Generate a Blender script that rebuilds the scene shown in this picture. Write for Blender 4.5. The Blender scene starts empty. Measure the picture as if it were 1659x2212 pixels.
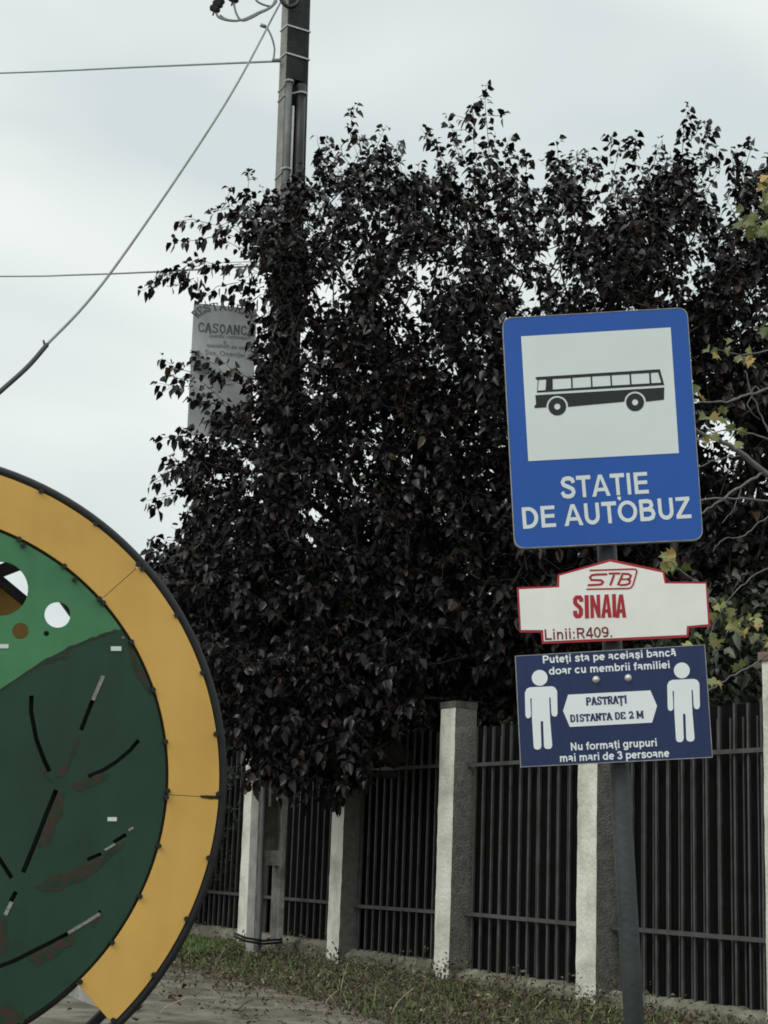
import bpy, math, random
import numpy as np
from mathutils import Vector, Matrix
from mathutils.geometry import tessellate_polygon

random.seed(7)
rng = np.random.default_rng(7)
R = math.radians
scene = bpy.context.scene
COL = scene.collection

# ------------------------------------------------------------------ camera
PITCH, ROLL, CAMH = R(12.23), R(2.10), 1.03
FPX, CX, CY = 3440.0, 829.5, 1106.0            # focal length and centre in a 1659 x 2212 frame
CF = Vector((0, math.cos(PITCH), math.sin(PITCH)))
_r0, _u0 = Vector((1, 0, 0)), Vector((0, -math.sin(PITCH), math.cos(PITCH)))
CR = math.cos(ROLL) * _r0 + math.sin(ROLL) * _u0
CU = math.cos(ROLL) * _u0 - math.sin(ROLL) * _r0
CAM = Vector((0, 0, CAMH))
cd = bpy.data.cameras.new('camera')
cam = bpy.data.objects.new('camera', cd)
COL.objects.link(cam)
m = Matrix((CR, CU, -CF)).transposed().to_4x4()
m.translation = CAM
cam.matrix_world = m
cd.sensor_fit = 'HORIZONTAL'
cd.sensor_width = 36.0
cd.lens = FPX / 1659.0 * 36.0
cd.clip_start = 0.05
cd.clip_end = 2000
scene.camera = cam

# ------------------------------------------------------------------ world and sun (overcast)
SUN_EL, SUN_AZ = R(46), R(233)                  # azimuth clockwise from +Y: the light comes from the left
wd = bpy.data.worlds.new('World')
scene.world = wd
wd.use_nodes = True
nt = wd.node_tree
nt.nodes.clear()
N = nt.nodes.new
L = nt.links.new
out = N('ShaderNodeOutputWorld')
sky = N('ShaderNodeTexSky')
sky.sky_type = 'NISHITA'
sky.sun_disc = False
sky.sun_elevation = SUN_EL
sky.sun_rotation = SUN_AZ
bg1 = N('ShaderNodeBackground')
bg1.inputs['Strength'].default_value = 0.06
L(sky.outputs[0], bg1.inputs['Color'])
tc = N('ShaderNodeTexCoord')
mp = N('ShaderNodeMapping')
mp.inputs['Scale'].default_value = (1.0, 1.0, 2.6)
mp.inputs['Location'].default_value = (0.35, 0.1, 0.62)
L(tc.outputs['Generated'], mp.inputs['Vector'])
nz = N('ShaderNodeTexNoise')
nz.inputs['Scale'].default_value = 3.4
nz.inputs['Detail'].default_value = 2.5
nz.inputs['Roughness'].default_value = 0.45
nz.inputs['Distortion'].default_value = 0.35
L(mp.outputs[0], nz.inputs['Vector'])
rp = N('ShaderNodeValToRGB')
rp.color_ramp.elements[0].position = 0.33
rp.color_ramp.elements[0].color = (0.63, 0.70, 0.70, 1)
rp.color_ramp.elements[1].position = 0.66
rp.color_ramp.elements[1].color = (0.85, 0.895, 0.865, 1)
L(nz.outputs['Fac'], rp.inputs['Fac'])
sep = N('ShaderNodeSeparateXYZ')
L(tc.outputs['Generated'], sep.inputs[0])
zr = N('ShaderNodeMapRange')                    # an overcast sky is brighter overhead than near the horizon
zr.inputs['From Min'].default_value = 0.5
zr.inputs['From Max'].default_value = 1.0
zr.inputs['To Min'].default_value = 0.95
zr.inputs['To Max'].default_value = 1.6
L(sep.outputs['Z'], zr.inputs['Value'])
bg2 = N('ShaderNodeBackground')
L(rp.outputs[0], bg2.inputs['Color'])
L(zr.outputs[0], bg2.inputs['Strength'])
mx = N('ShaderNodeMixShader')
mx.inputs[0].default_value = 0.93
L(bg1.outputs[0], mx.inputs[1])
L(bg2.outputs[0], mx.inputs[2])
L(mx.outputs[0], out.inputs[0])

sd = bpy.data.lights.new('sun', 'SUN')
sd.energy = 1.3
sd.angle = R(28)
sd.color = (1.0, 0.96, 0.90)
sun = bpy.data.objects.new('sun', sd)
COL.objects.link(sun)
sdir = Vector((math.sin(SUN_AZ) * math.cos(SUN_EL), math.cos(SUN_AZ) * math.cos(SUN_EL), math.sin(SUN_EL)))
sun.rotation_euler = sdir.to_track_quat('Z', 'Y').to_euler()
sun.location = (-20, -10, 30)

vs = scene.view_settings
vs.view_transform = 'Standard'
vs.look = 'None'
vs.gamma = 1
vs.exposure = 0.22
scene.cycles.filter_width = 1.8

# ------------------------------------------------------------------ helpers
def ray(x, y):
    return CF + CR * ((x - CX) / FPX) - CU * ((y - CY) / FPX)
def on_plane(px, p0, n):
    d = ray(*px)
    t = (p0 - CAM).dot(n) / d.dot(n)
    return CAM + d * t
def on_y(x, y, Y):
    d = ray(x, y)
    return CAM + d * (Y / d.y)
def on_ground(x, y, z=0.0):
    d = ray(x, y)
    return CAM + d * ((z - CAMH) / d.z)
def tag(o, label=None, cat=None, group=None, kind=None):
    if label: o['label'] = label
    if cat: o['category'] = cat
    if group: o['group'] = group
    if kind: o['kind'] = kind
    return o
def empty(name, mat=None, loc=(0, 0, 0)):
    o = bpy.data.objects.new(name, None)
    COL.objects.link(o)
    o.empty_display_size = 0.2
    o.matrix_world = mat if mat else Matrix.Translation(loc)
    return o

class MB:
    """collects geometry and links it as one mesh object"""
    def __init__(s):
        s.v, s.f, s.mi = [], [], []
    def add(s, vs_, fs, mi=0):
        b = len(s.v)
        s.v += [tuple(v) for v in vs_]
        s.f += [tuple(b + i for i in f) for f in fs]
        s.mi += [mi] * len(fs)
    def box(s, a, b, mi=0, bev=0.0):
        x0, y0, z0 = a; x1, y1, z1 = b
        v = [(x0,y0,z0),(x1,y0,z0),(x1,y1,z0),(x0,y1,z0),(x0,y0,z1),(x1,y0,z1),(x1,y1,z1),(x0,y1,z1)]
        s.add(v, [(0,3,2,1),(4,5,6,7),(0,1,5,4),(1,2,6,5),(2,3,7,6),(3,0,4,7)], mi)
    def tube(s, pts, rad, n=8, mi=0, cap=True, closed=False):
        pts = [Vector(p) for p in pts]
        if not hasattr(rad, '__len__'): rad = [rad] * len(pts)
        k = len(pts)
        vsl, fs = [], []
        ref = None
        for i, p in enumerate(pts):
            if closed: t = pts[(i+1) % k] - pts[i-1]
            else: t = pts[min(i+1, k-1)] - pts[max(i-1, 0)]
            if t.length < 1e-9: t = Vector((0, 0, 1))
            t.normalize()
            if ref is None: ref = t.orthogonal().normalized()
            a = (ref - t * ref.dot(t)).normalized()
            ref = a
            b = t.cross(a)
            for j in range(n):
                q = 2 * math.pi * j / n
                vsl.append(p + (a * math.cos(q) + b * math.sin(q)) * rad[i])
        for i in range(k if closed else k - 1):
            i2 = (i + 1) % k
            for j in range(n):
                fs.append((i*n+j, i*n+(j+1) % n, i2*n+(j+1) % n, i2*n+j))
        if cap and not closed:
            fs.append(tuple(reversed(range(n))))
            fs.append(tuple(range((k-1)*n, k*n)))
        s.add(vsl, fs, mi)
    def plate(s, loops, y0, y1, mi=0, side=None):
        """polygon with holes in local XZ, from y0 (front) to y1 (back)"""
        lp = [[Vector((p[0], p[1], 0)) for p in l] for l in loops]
        tris = tessellate_polygon(lp)
        flat = [p for l in lp for p in l]
        n = len(flat)
        b = len(s.v)
        s.v += [(p.x, y0, p.y) for p in flat] + [(p.x, y1, p.y) for p in flat]
        for t in tris:
            A, B, C = (flat[i] for i in t)
            ccw = (B - A).cross(C - A).z > 0
            a, bb, c = t if ccw else (t[0], t[2], t[1])
            s.f.append((b+a, b+bb, b+c)); s.mi.append(mi)
            s.f.append((b+n+a, b+n+c, b+n+bb)); s.mi.append(mi)
        k = 0
        for l in lp:
            q = len(l)
            for i in range(q):
                i2 = (i + 1) % q
                s.f.append((b+k+i, b+k+i2, b+n+k+i2, b+n+k+i)); s.mi.append(mi if side is None else side)
            k += q
    def build(s, name, mats, parent=None, smooth=False, bevel=0.0):
        me = bpy.data.meshes.new(name)
        me.from_pydata(s.v, [], s.f)
        if not isinstance(mats, (list, tuple)): mats = [mats]
        for m_ in mats: me.materials.append(m_)
        me.polygons.foreach_set('material_index', s.mi)
        if smooth: me.polygons.foreach_set('use_smooth', [True] * len(s.f))
        me.update()
        o = bpy.data.objects.new(name, me)
        COL.objects.link(o)
        if parent: o.parent = parent
        if bevel:
            bv = o.modifiers.new('bevel', 'BEVEL'); bv.width = bevel; bv.segments = 2; bv.limit_method = 'ANGLE'
        return o

def arr_mesh(name, V, F, mats, parent=None, tone=None, smooth=True):
    """fast mesh from numpy arrays; F is a list of (k x n) index arrays"""
    me = bpy.data.meshes.new(name)
    me.vertices.add(len(V))
    me.vertices.foreach_set('co', np.asarray(V, dtype=np.float32).ravel())
    idx = np.concatenate([f.ravel() for f in F])
    sizes = np.concatenate([np.full(len(f), f.shape[1]) for f in F])
    me.loops.add(len(idx))
    me.loops.foreach_set('vertex_index', idx.astype(np.int32))
    me.polygons.add(len(sizes))
    st = np.concatenate([[0], np.cumsum(sizes)[:-1]])
    me.polygons.foreach_set('loop_start', st.astype(np.int32))
    me.polygons.foreach_set('loop_total', sizes.astype(np.int32))
    if smooth: me.polygons.foreach_set('use_smooth', np.ones(len(sizes), dtype=bool))
    if tone is not None:
        at = me.attributes.new('tone', 'FLOAT', 'POINT')
        at.data.foreach_set('value', np.asarray(tone, dtype=np.float32))
    me.update(calc_edges=True)
    me.materials.append(mats)
    o = bpy.data.objects.new(name, me)
    COL.objects.link(o)
    if parent: o.parent = parent
    return o

# ------------------------------------------------------------------ materials
def mat(name, c1, c2=None, scale=8.0, rough=0.6, spec=0.5, metal=0.0, bump=0.0, bscale=60.0, detail=4, lo=0.35, hi=0.65, streak=0.0, sscale=14.0):
    m_ = bpy.data.materials.new(name)
    m_.use_nodes = True
    t = m_.node_tree
    p = t.nodes['Principled BSDF']
    p.inputs['Roughness'].default_value = rough
    p.inputs['Specular IOR Level'].default_value = spec
    p.inputs['Metallic'].default_value = metal
    tcn = t.nodes.new('ShaderNodeTexCoord')
    c1 = (*c1, 1)
    c2 = (*c2, 1) if c2 else tuple(x * 0.86 for x in c1[:3]) + (1,)
    n_ = t.nodes.new('ShaderNodeTexNoise')
    n_.inputs['Scale'].default_value = scale
    n_.inputs['Detail'].default_value = detail
    n_.inputs['Roughness'].default_value = 0.6
    t.links.new(tcn.outputs['Object'], n_.inputs['Vector'])
    r_ = t.nodes.new('ShaderNodeValToRGB')
    r_.color_ramp.elements[0].position = lo
    r_.color_ramp.elements[1].position = hi
    r_.color_ramp.elements[0].color = c1
    r_.color_ramp.elements[1].color = c2
    t.links.new(n_.outputs['Fac'], r_.inputs['Fac'])
    colr = r_.outputs[0]
    if streak:                                      # rain-washed dirt: vertical runs of their own shape
        mpn = t.nodes.new('ShaderNodeMapping')
        mpn.inputs['Scale'].default_value = (sscale, sscale, sscale * .07)
        t.links.new(tcn.outputs['Object'], mpn.inputs['Vector'])
        n2 = t.nodes.new('ShaderNodeTexNoise')
        n2.inputs['Scale'].default_value = 1.0
        n2.inputs['Detail'].default_value = 6
        t.links.new(mpn.outputs[0], n2.inputs['Vector'])
        r2 = t.nodes.new('ShaderNodeValToRGB')
        r2.color_ramp.elements[0].position = .36
        r2.color_ramp.elements[1].position = .56
        r2.color_ramp.elements[0].color = (1 - streak, 1 - streak, 1 - streak * 1.08, 1)
        r2.color_ramp.elements[1].color = (1, 1, 1, 1)
        t.links.new(n2.outputs['Fac'], r2.inputs['Fac'])
        mm = t.nodes.new('ShaderNodeMix')
        mm.data_type = 'RGBA'; mm.blend_type = 'MULTIPLY'
        mm.inputs['Factor'].default_value = 1.0
        t.links.new(colr, mm.inputs['A']); t.links.new(r2.outputs[0], mm.inputs['B'])
        colr = mm.outputs['Result']
    t.links.new(colr, p.inputs['Base Color'])
    if bump:
        b_ = t.nodes.new('ShaderNodeTexNoise')
        b_.inputs['Scale'].default_value = bscale
        b_.inputs['Detail'].default_value = 5
        t.links.new(tcn.outputs['Object'], b_.inputs['Vector'])
        bu = t.nodes.new('ShaderNodeBump')
        bu.inputs['Strength'].default_value = bump
        bu.inputs['Distance'].default_value = 0.02
        t.links.new(b_.outputs['Fac'], bu.inputs['Height'])
        t.links.new(bu.outputs[0], p.inputs['Normal'])
    return m_

def leaf_mat(name, stops, rough=0.42, spec=0.5, trans=0.0):
    """leaf colour picked per leaf from its random tone"""
    m_ = bpy.data.materials.new(name)
    m_.use_nodes = True
    t = m_.node_tree
    p = t.nodes['Principled BSDF']
    p.inputs['Roughness'].default_value = rough
    p.inputs['Specular IOR Level'].default_value = spec
    a = t.nodes.new('ShaderNodeAttribute')
    a.attribute_name = 'tone'
    r_ = t.nodes.new('ShaderNodeValToRGB')
    e = r_.color_ramp.elements
    while len(e) < len(stops): e.new(0.5)
    for i, (pos, c) in enumerate(stops):
        e[i].position = pos; e[i].color = (*c, 1)
    t.links.new(a.outputs['Fac'], r_.inputs['Fac'])
    t.links.new(r_.outputs[0], p.inputs['Base Color'])
    if trans:
        tr = t.nodes.new('ShaderNodeBsdfTranslucent')
        t.links.new(r_.outputs[0], tr.inputs['Color'])
        mxx = t.nodes.new('ShaderNodeMixShader')
        mxx.inputs[0].default_value = trans
        t.links.new(p.outputs[0], mxx.inputs[1])
        t.links.new(tr.outputs[0], mxx.inputs[2])
        t.links.new(mxx.outputs[0], t.nodes['Material Output'].inputs[0])
    return m_

M = {}
M['ground'] = mat('ground', (0.10, 0.09, 0.065), (0.05, 0.045, 0.03), 3.0, 0.95, 0.2, bump=0.9, bscale=25)
M['path'] = mat('path', (0.185, 0.172, 0.14), (0.060, 0.052, 0.038), 3.4, 0.95, 0.2, bump=0.6, bscale=45, lo=0.36, hi=0.66, detail=10)
M['kerb'] = mat('kerb', (0.34, 0.34, 0.32), (0.22, 0.22, 0.20), 5, 0.9, 0.2, bump=0.5)
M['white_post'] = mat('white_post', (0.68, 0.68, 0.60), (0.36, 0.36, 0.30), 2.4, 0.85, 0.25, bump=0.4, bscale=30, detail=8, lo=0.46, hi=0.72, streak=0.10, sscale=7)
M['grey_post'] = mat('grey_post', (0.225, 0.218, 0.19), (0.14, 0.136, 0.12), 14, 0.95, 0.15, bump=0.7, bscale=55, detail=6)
M['plinth'] = mat('plinth', (0.22, 0.21, 0.165), (0.11, 0.11, 0.085), 7, 0.95, 0.2, bump=0.8, bscale=35)
M['bar'] = mat('bar', (0.072, 0.077, 0.075), (0.044, 0.041, 0.036), 7, 0.55, 0.4)
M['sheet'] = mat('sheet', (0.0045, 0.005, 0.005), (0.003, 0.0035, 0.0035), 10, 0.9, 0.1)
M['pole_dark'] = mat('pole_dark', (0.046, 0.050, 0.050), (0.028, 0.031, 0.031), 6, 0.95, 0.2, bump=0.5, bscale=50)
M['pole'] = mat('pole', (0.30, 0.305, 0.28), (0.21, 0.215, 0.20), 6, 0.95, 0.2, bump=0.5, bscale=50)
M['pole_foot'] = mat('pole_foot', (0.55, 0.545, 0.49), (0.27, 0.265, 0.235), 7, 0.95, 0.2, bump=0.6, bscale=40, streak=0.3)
M['conduit_dark'] = mat('conduit_dark', (0.022, 0.024, 0.025), (0.015, 0.016, 0.017), 8, 0.5, 0.4)
M['conduit_grey'] = mat('conduit_grey', (0.145, 0.156, 0.162), (0.10, 0.107, 0.11), 5, 0.5, 0.4)
M['conduit_white'] = mat('conduit_white', (0.8, 0.8, 0.78), (0.7, 0.7, 0.68), 5, 0.5, 0.4)
M['strap'] = mat('strap', (0.55, 0.56, 0.55), (0.4, 0.4, 0.4), 9, 0.4, 0.5, metal=0.3)
M['cable'] = mat('cable', (0.26, 0.28, 0.28), (0.19, 0.205, 0.205), 6, 0.6, 0.4)
M['black'] = mat('black', (0.014, 0.016, 0.017), (0.009, 0.010, 0.011), 9, 0.5, 0.4)
M['board'] = mat('board', (0.66, 0.695, 0.70), (0.58, 0.61, 0.615), 2.5, 0.6, 0.3, streak=0.12, sscale=9)
M['ink'] = mat('ink', (0.20, 0.21, 0.235), (0.13, 0.14, 0.16), 10, 0.6, 0.3)
M['blue'] = mat('blue', (0.016, 0.095, 0.395), (0.014, 0.085, 0.365), 2.0, 0.45, 0.35)
M['sign_white'] = mat('sign_white', (0.70, 0.76, 0.75), (0.66, 0.72, 0.71), 2.6, 0.5, 0.3)
M['sign_black'] = mat('sign_black', (0.020, 0.026, 0.026), (0.016, 0.02, 0.02), 8, 0.5, 0.3)
M['sheet_edge'] = mat('sheet_edge', (0.36, 0.37, 0.36), (0.22, 0.22, 0.21), 30, 0.5, 0.4)
M['plate_white'] = mat('plate_white', (0.84, 0.84, 0.80), (0.76, 0.76, 0.72), 4.0, 0.55, 0.3)
M['red'] = mat('red', (0.40, 0.028, 0.040), (0.33, 0.022, 0.032), 12, 0.55, 0.3)
M['maroon'] = mat('maroon', (0.19, 0.018, 0.022), (0.15, 0.014, 0.018), 12, 0.55, 0.3)
M['navy'] = mat('navy', (0.016, 0.032, 0.105), (0.014, 0.028, 0.092), 3.5, 0.45, 0.35, streak=0.1, sscale=40)
M['pale_blue'] = mat('pale_blue', (0.80, 0.84, 0.86), (0.76, 0.80, 0.82), 4, 0.5, 0.3)
M['post_steel'] = mat('post_steel', (0.055, 0.066, 0.070), (0.035, 0.043, 0.046), 9, 0.5, 0.4, bump=0.15)
M['bolt'] = mat('bolt', (0.70, 0.70, 0.68), (0.55, 0.55, 0.53), 20, 0.35, 0.6, metal=0.3)
M['orange'] = mat('orange', (0.74, 0.45, 0.115), (0.64, 0.375, 0.092), 2.6, 0.5, 0.3, lo=0.3, hi=0.7, detail=7, bump=0.06, bscale=4, streak=0.05, sscale=9)
M['orange_back'] = mat('orange_back', (0.60, 0.34, 0.11), (0.48, 0.26, 0.08), 6, 0.7, 0.2)
M['green'] = mat('green', (0.075, 0.255, 0.118), (0.060, 0.20, 0.092), 3.2, 0.5, 0.3, detail=7, streak=0.07, sscale=9)
M['dark_green'] = mat('dark_green', (0.0215, 0.062, 0.036), (0.017, 0.049, 0.029), 3.0, 0.5, 0.3, detail=7, streak=0.09, sscale=9)
M['rust'] = mat('rust', (0.066, 0.042, 0.033), (0.022, 0.052, 0.033), 26, 0.85, 0.15, lo=0.42, hi=0.6, detail=8)
M['rust_brown'] = mat('rust_brown', (0.075, 0.042, 0.028), (0.04, 0.026, 0.02), 20, 0.9, 0.1)
M['bark'] = mat('bark', (0.060, 0.052, 0.048), (0.032, 0.028, 0.026), 12, 0.9, 0.2, bump=0.6)
M['pale_bark'] = mat('pale_bark', (0.21, 0.20, 0.19), (0.12, 0.115, 0.11), 14, 0.85, 0.3)
M['cap'] = mat('cap', (0.12, 0.117, 0.105), (0.06, 0.059, 0.053), 8, 0.9, 0.2)
M['cap_red'] = mat('cap_red', (0.26, 0.17, 0.15), (0.16, 0.11, 0.10), 8, 0.9, 0.2)
M['plum'] = leaf_mat('plum_leaf', [(0.0, (0.0095, 0.0092, 0.0098)), (0.55, (0.016, 0.0142, 0.0148)), (0.85, (0.029, 0.0195, 0.0175)), (0.95, (0.045, 0.024, 0.018)), (1.0, (0.060, 0.040, 0.022))], 0.34, 0.24)
M['hedge'] = leaf_mat('hedge_leaf', [(0.0, (0.012, 0.016, 0.011)), (0.7, (0.026, 0.034, 0.020)), (1.0, (0.06, 0.075, 0.035))], 0.45, 0.4)
M['conifer'] = leaf_mat('conifer_needle', [(0.0, (0.022, 0.036, 0.028)), (1.0, (0.06, 0.085, 0.065))], 0.6, 0.3)
M['yellow'] = leaf_mat('yellow_leaf', [(0.0, (0.085, 0.115, 0.04)), (0.55, (0.185, 0.215, 0.072)), (0.85, (0.29, 0.285, 0.10)), (1.0, (0.46, 0.28, 0.09))], 0.5, 0.4, 0.25)
M['weed'] = leaf_mat('weed_leaf', [(0.0, (0.040, 0.035, 0.025)), (0.45, (0.110, 0.092, 0.062)), (0.75, (0.125, 0.122, 0.068)), (0.93, (0.21, 0.175, 0.115)), (1.0, (0.30, 0.27, 0.2))], 0.85, 0.15)
M['grass'] = leaf_mat('grass_blade', [(0.0, (0.055, 0.10, 0.028)), (0.7, (0.12, 0.19, 0.055)), (1.0, (0.24, 0.25, 0.11))], 0.6, 0.3)
M['dead_leaf'] = leaf_mat('dead_leaf', [(0.0, (0.045, 0.033, 0.024)), (0.7, (0.10, 0.075, 0.05)), (1.0, (0.24, 0.20, 0.14))], 0.8, 0.2)
M['straw'] = mat('straw', (0.42, 0.38, 0.29), (0.28, 0.25, 0.18), 20, 0.8, 0.2)

# ------------------------------------------------------------------ ground, path, kerb
g = MB()
g.add([(-300, -100, 0), (300, -100, 0), (300, 500, 0), (-300, 500, 0)], [(0, 1, 2, 3)])
tag(g.build('ground', M['ground']), kind='structure')

def rough_loop(pts, step=0.18, jit=0.06):
    o = []
    for i in range(len(pts)):
        a, b = Vector(pts[i]), Vector(pts[(i + 1) % len(pts)])
        k = max(1, int((b - a).length / step))
        for j in range(k):
            p = a.lerp(b, j / k)
            o.append((p.x + random.uniform(-jit, jit), p.y + random.uniform(-jit, jit)))
    return o
path_px = [(200, 2068), (330, 2076), (440, 2106), (600, 2142), (705, 2168), (820, 2210), (900, 2262), (960, 2320)]
path_w = [on_ground(*p) for p in path_px]
path_loop = [(p.x, p.y) for p in path_w] + [(1.7, 5.0), (2.6, -6), (-9, -6), (-9, 24), (-4.2, 24)]
path_poly = rough_loop(path_loop, 0.22, 0.05)
pm = MB()
tr = tessellate_polygon([[Vector((p[0], p[1], 0)) for p in path_poly]])
pm.add([(p[0], p[1], 0.006) for p in path_poly], [tuple(t) for t in tr])
po = pm.build('path', M['path'])
for pl in po.data.polygons:
    if pl.normal.z < 0: pl.flip()
tag(po, kind='structure')
def in_poly(x, y, poly):
    c = False
    n = len(poly)
    for i in range(n):
        x1, y1 = poly[i]; x2, y2 = poly[i - 1]
        if (y1 > y) != (y2 > y) and x < (x2 - x1) * (y - y1) / (y2 - y1) + x1: c = not c
    return c
def in_poly_np(X, Y, poly):
    c = np.zeros(len(X), bool)
    n = len(poly)
    for i in range(n):
        x1, y1 = poly[i]; x2, y2 = poly[i - 1]
        if y1 == y2: continue
        k = ((y1 > Y) != (y2 > Y)) & (X < (x2 - x1) * (Y - y1) / (y2 - y1) + x1)
        c ^= k
    return c
# low concrete kerb that shows behind the foot of the ring
ka, kb = on_ground(120, 2142), on_ground(212, 2178)
kd = (kb - ka).normalized(); kn = Vector((-kd.y, kd.x, 0))
K0, K1 = ka - kd * 3.5, kb + kd * 0.35
k = MB()
def slab(mb, a, b, n, w, z0, z1, mi=0):
    q = [a, b, b + n * w, a + n * w]
    mb.add([(p.x, p.y, z0) for p in q] + [(p.x, p.y, z1) for p in q], [(0,3,2,1),(4,5,6,7),(0,1,5,4),(1,2,6,5),(2,3,7,6),(3,0,4,7)], mi)
slab(k, K0, K1, kn, 0.14, -0.05, 0.10)
ko = k.build('kerb', M['kerb'], bevel=0.012)
tag(ko, kind='structure')

# ------------------------------------------------------------------ fence
P1 = Vector((-1.433, 17.949, 0)); P5 = Vector((2.633, 10.888, 0))
FA = (P5 - P1).normalized()                       # along the fence, towards the viewer
FN = Vector((FA.y, -FA.x, 0)) * 1.0
if FN.x > 0: FN = -FN                             # out of the fence, towards the street
BAY = (P5 - P1).length / 4
PW, PD, PH = 0.245, 0.225, 2.40
fence = empty('railing_fence', Matrix.Translation(P1))
tag(fence, 'dark metal railing fence with white and grey concrete posts behind the bus stop', 'fence')
finv = fence.matrix_world.inverted()
jit_along = {0: 0.0, 1: 0.02, 2: -0.04, 3: -0.03, 4: 0.0}
zbase = {0: -0.07, 1: -0.04, 2: -0.02}
ztop = {2: -0.04, 3: 0.0, 4: 0.04}
def post_corner(i): return P1 + FA * (BAY * i + jit_along.get(i, 0))
for i in range(-3, 7):
    c = post_corner(i)
    mb = MB()
    z0, z1 = -0.12, PH + ztop.get(i, 0)
    # front (painted) face, sides and back (rough)
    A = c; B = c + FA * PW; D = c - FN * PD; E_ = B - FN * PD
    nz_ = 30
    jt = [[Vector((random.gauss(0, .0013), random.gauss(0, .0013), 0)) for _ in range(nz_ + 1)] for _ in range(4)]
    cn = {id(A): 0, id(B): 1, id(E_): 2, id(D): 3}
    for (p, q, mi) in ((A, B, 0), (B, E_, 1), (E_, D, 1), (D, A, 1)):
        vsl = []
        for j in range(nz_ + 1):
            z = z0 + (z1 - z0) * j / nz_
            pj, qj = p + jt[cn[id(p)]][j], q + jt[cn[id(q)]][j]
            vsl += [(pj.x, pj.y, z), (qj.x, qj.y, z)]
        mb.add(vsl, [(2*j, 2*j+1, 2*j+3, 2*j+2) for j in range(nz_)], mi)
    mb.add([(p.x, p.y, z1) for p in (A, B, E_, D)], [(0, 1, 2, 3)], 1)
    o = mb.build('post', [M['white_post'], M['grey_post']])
    o.parent = fence; o.matrix_parent_inverse = finv
    cb = MB()
    ov = 0.02 if i == 4 else 0.006
    a2 = A - FA * ov + FN * ov; b2 = B + FA * ov + FN * ov; e2 = E_ + FA * ov - FN * ov; d2 = D - FA * ov - FN * ov
    cb.add([(p.x, p.y, z1 + 0.002) for p in (a2, b2, e2, d2)] + [(p.x, p.y, z1 + 0.06) for p in (a2, b2, e2, d2)],
           [(0,3,2,1),(4,5,6,7),(0,1,5,4),(1,2,6,5),(2,3,7,6),(3,0,4,7)])
    co = cb.build('cap', M['cap_red' if i == 4 else 'cap'], o)
for i in range(-3, 6):
    s = post_corner(i) + FA * PW
    e = post_corner(i + 1)
    base = s - FN * 0.175
    ln = (e - s).length
    def P(u, d, z): 
        q = base + FA * u - FN * d
        return (q.x, q.y, z)
    mb = MB()
    zb = .16 if i <= 0 else (.12 if i == 1 else .085)   # the ground rises a little towards the viewer
    nb = 13
    for b in range(nb):
        u = (b + 0.6) * ln / nb + random.uniform(-.006, .006)
        h = 0.0095
        tp = 2.19 + random.uniform(-.015, .015)
        lean = random.uniform(-.006, .006)
        mb.add([P(u-h, -h, zb), P(u+h, -h, zb), P(u+h, h, zb), P(u-h, h, zb),
                P(u-h+lean, -h, tp), P(u+h+lean, -h, tp), P(u+h+lean, h, tp), P(u-h+lean, h, tp)],
               [(0,3,2,1),(4,5,6,7),(0,1,5,4),(1,2,6,5),(2,3,7,6),(3,0,4,7)])
    for b in range(nb):                                # thinner second row at the back
        u = (b + 0.95) * ln / nb + random.uniform(-.008, .008)
        h = 0.006
        mb.add([P(u-h, .045, zb), P(u+h, .045, zb), P(u+h, .057, zb), P(u-h, .057, zb), P(u-h, .045, 2.1), P(u+h, .045, 2.1), P(u+h, .057, 2.1), P(u-h, .057, 2.1)],
               [(0,3,2,1),(4,5,6,7),(0,1,5,4),(1,2,6,5),(2,3,7,6),(3,0,4,7)])
    bars = mb.build('bar_panel', M['bar'])
    bars.parent = fence; bars.matrix_parent_inverse = finv
    for z in (0.57, 1.86):
        mr = MB()
        h = 0.016
        zz0, zz1 = z + random.uniform(-.015, .015), z + random.uniform(-.015, .015)
        mr.add([P(-.04, -.035, zz0-h), P(ln+.04, -.035, zz1-h), P(ln+.04, -.015, zz1-h), P(-.04, -.015, zz0-h),
                P(-.04, -.035, zz0+h), P(ln+.04, -.035, zz1+h), P(ln+.04, -.015, zz1+h), P(-.04, -.015, zz0+h)],
               [(0,3,2,1),(4,5,6,7),(0,1,5,4),(1,2,6,5),(2,3,7,6),(3,0,4,7)])
        mr.build('rail', M['bar'], bars)
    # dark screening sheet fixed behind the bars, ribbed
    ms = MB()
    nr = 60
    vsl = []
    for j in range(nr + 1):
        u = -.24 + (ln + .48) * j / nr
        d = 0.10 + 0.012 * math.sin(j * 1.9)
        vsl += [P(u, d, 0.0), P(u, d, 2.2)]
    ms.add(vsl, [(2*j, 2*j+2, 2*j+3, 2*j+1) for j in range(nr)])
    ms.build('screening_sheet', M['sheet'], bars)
    # plinth with an uneven cement crest round the bar feet
    mp_ = MB()
    nn = 42
    vsl = []
    for j in range(nn + 1):
        u = ln * j / nn
        zt = zb + .012 + 0.03 * abs(math.sin(j * math.pi / 3)) * random.uniform(.4, 1)
        vsl += [P(u, -.11, -.1), P(u, -.10, zb - .02), P(u, -.03, zt), P(u, .05, zt), P(u, .11, zb - .02), P(u, .11, -.1)]
    fs = []
    for j in range(nn):
        for q in range(5):
            fs.append((6*j+q, 6*j+6+q, 6*j+7+q, 6*j+1+q))
    mp_.add(vsl, fs)
    pl = mp_.build('plinth', M['plinth'])
    pl.parent = fence; pl.matrix_parent_inverse = finv

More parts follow.
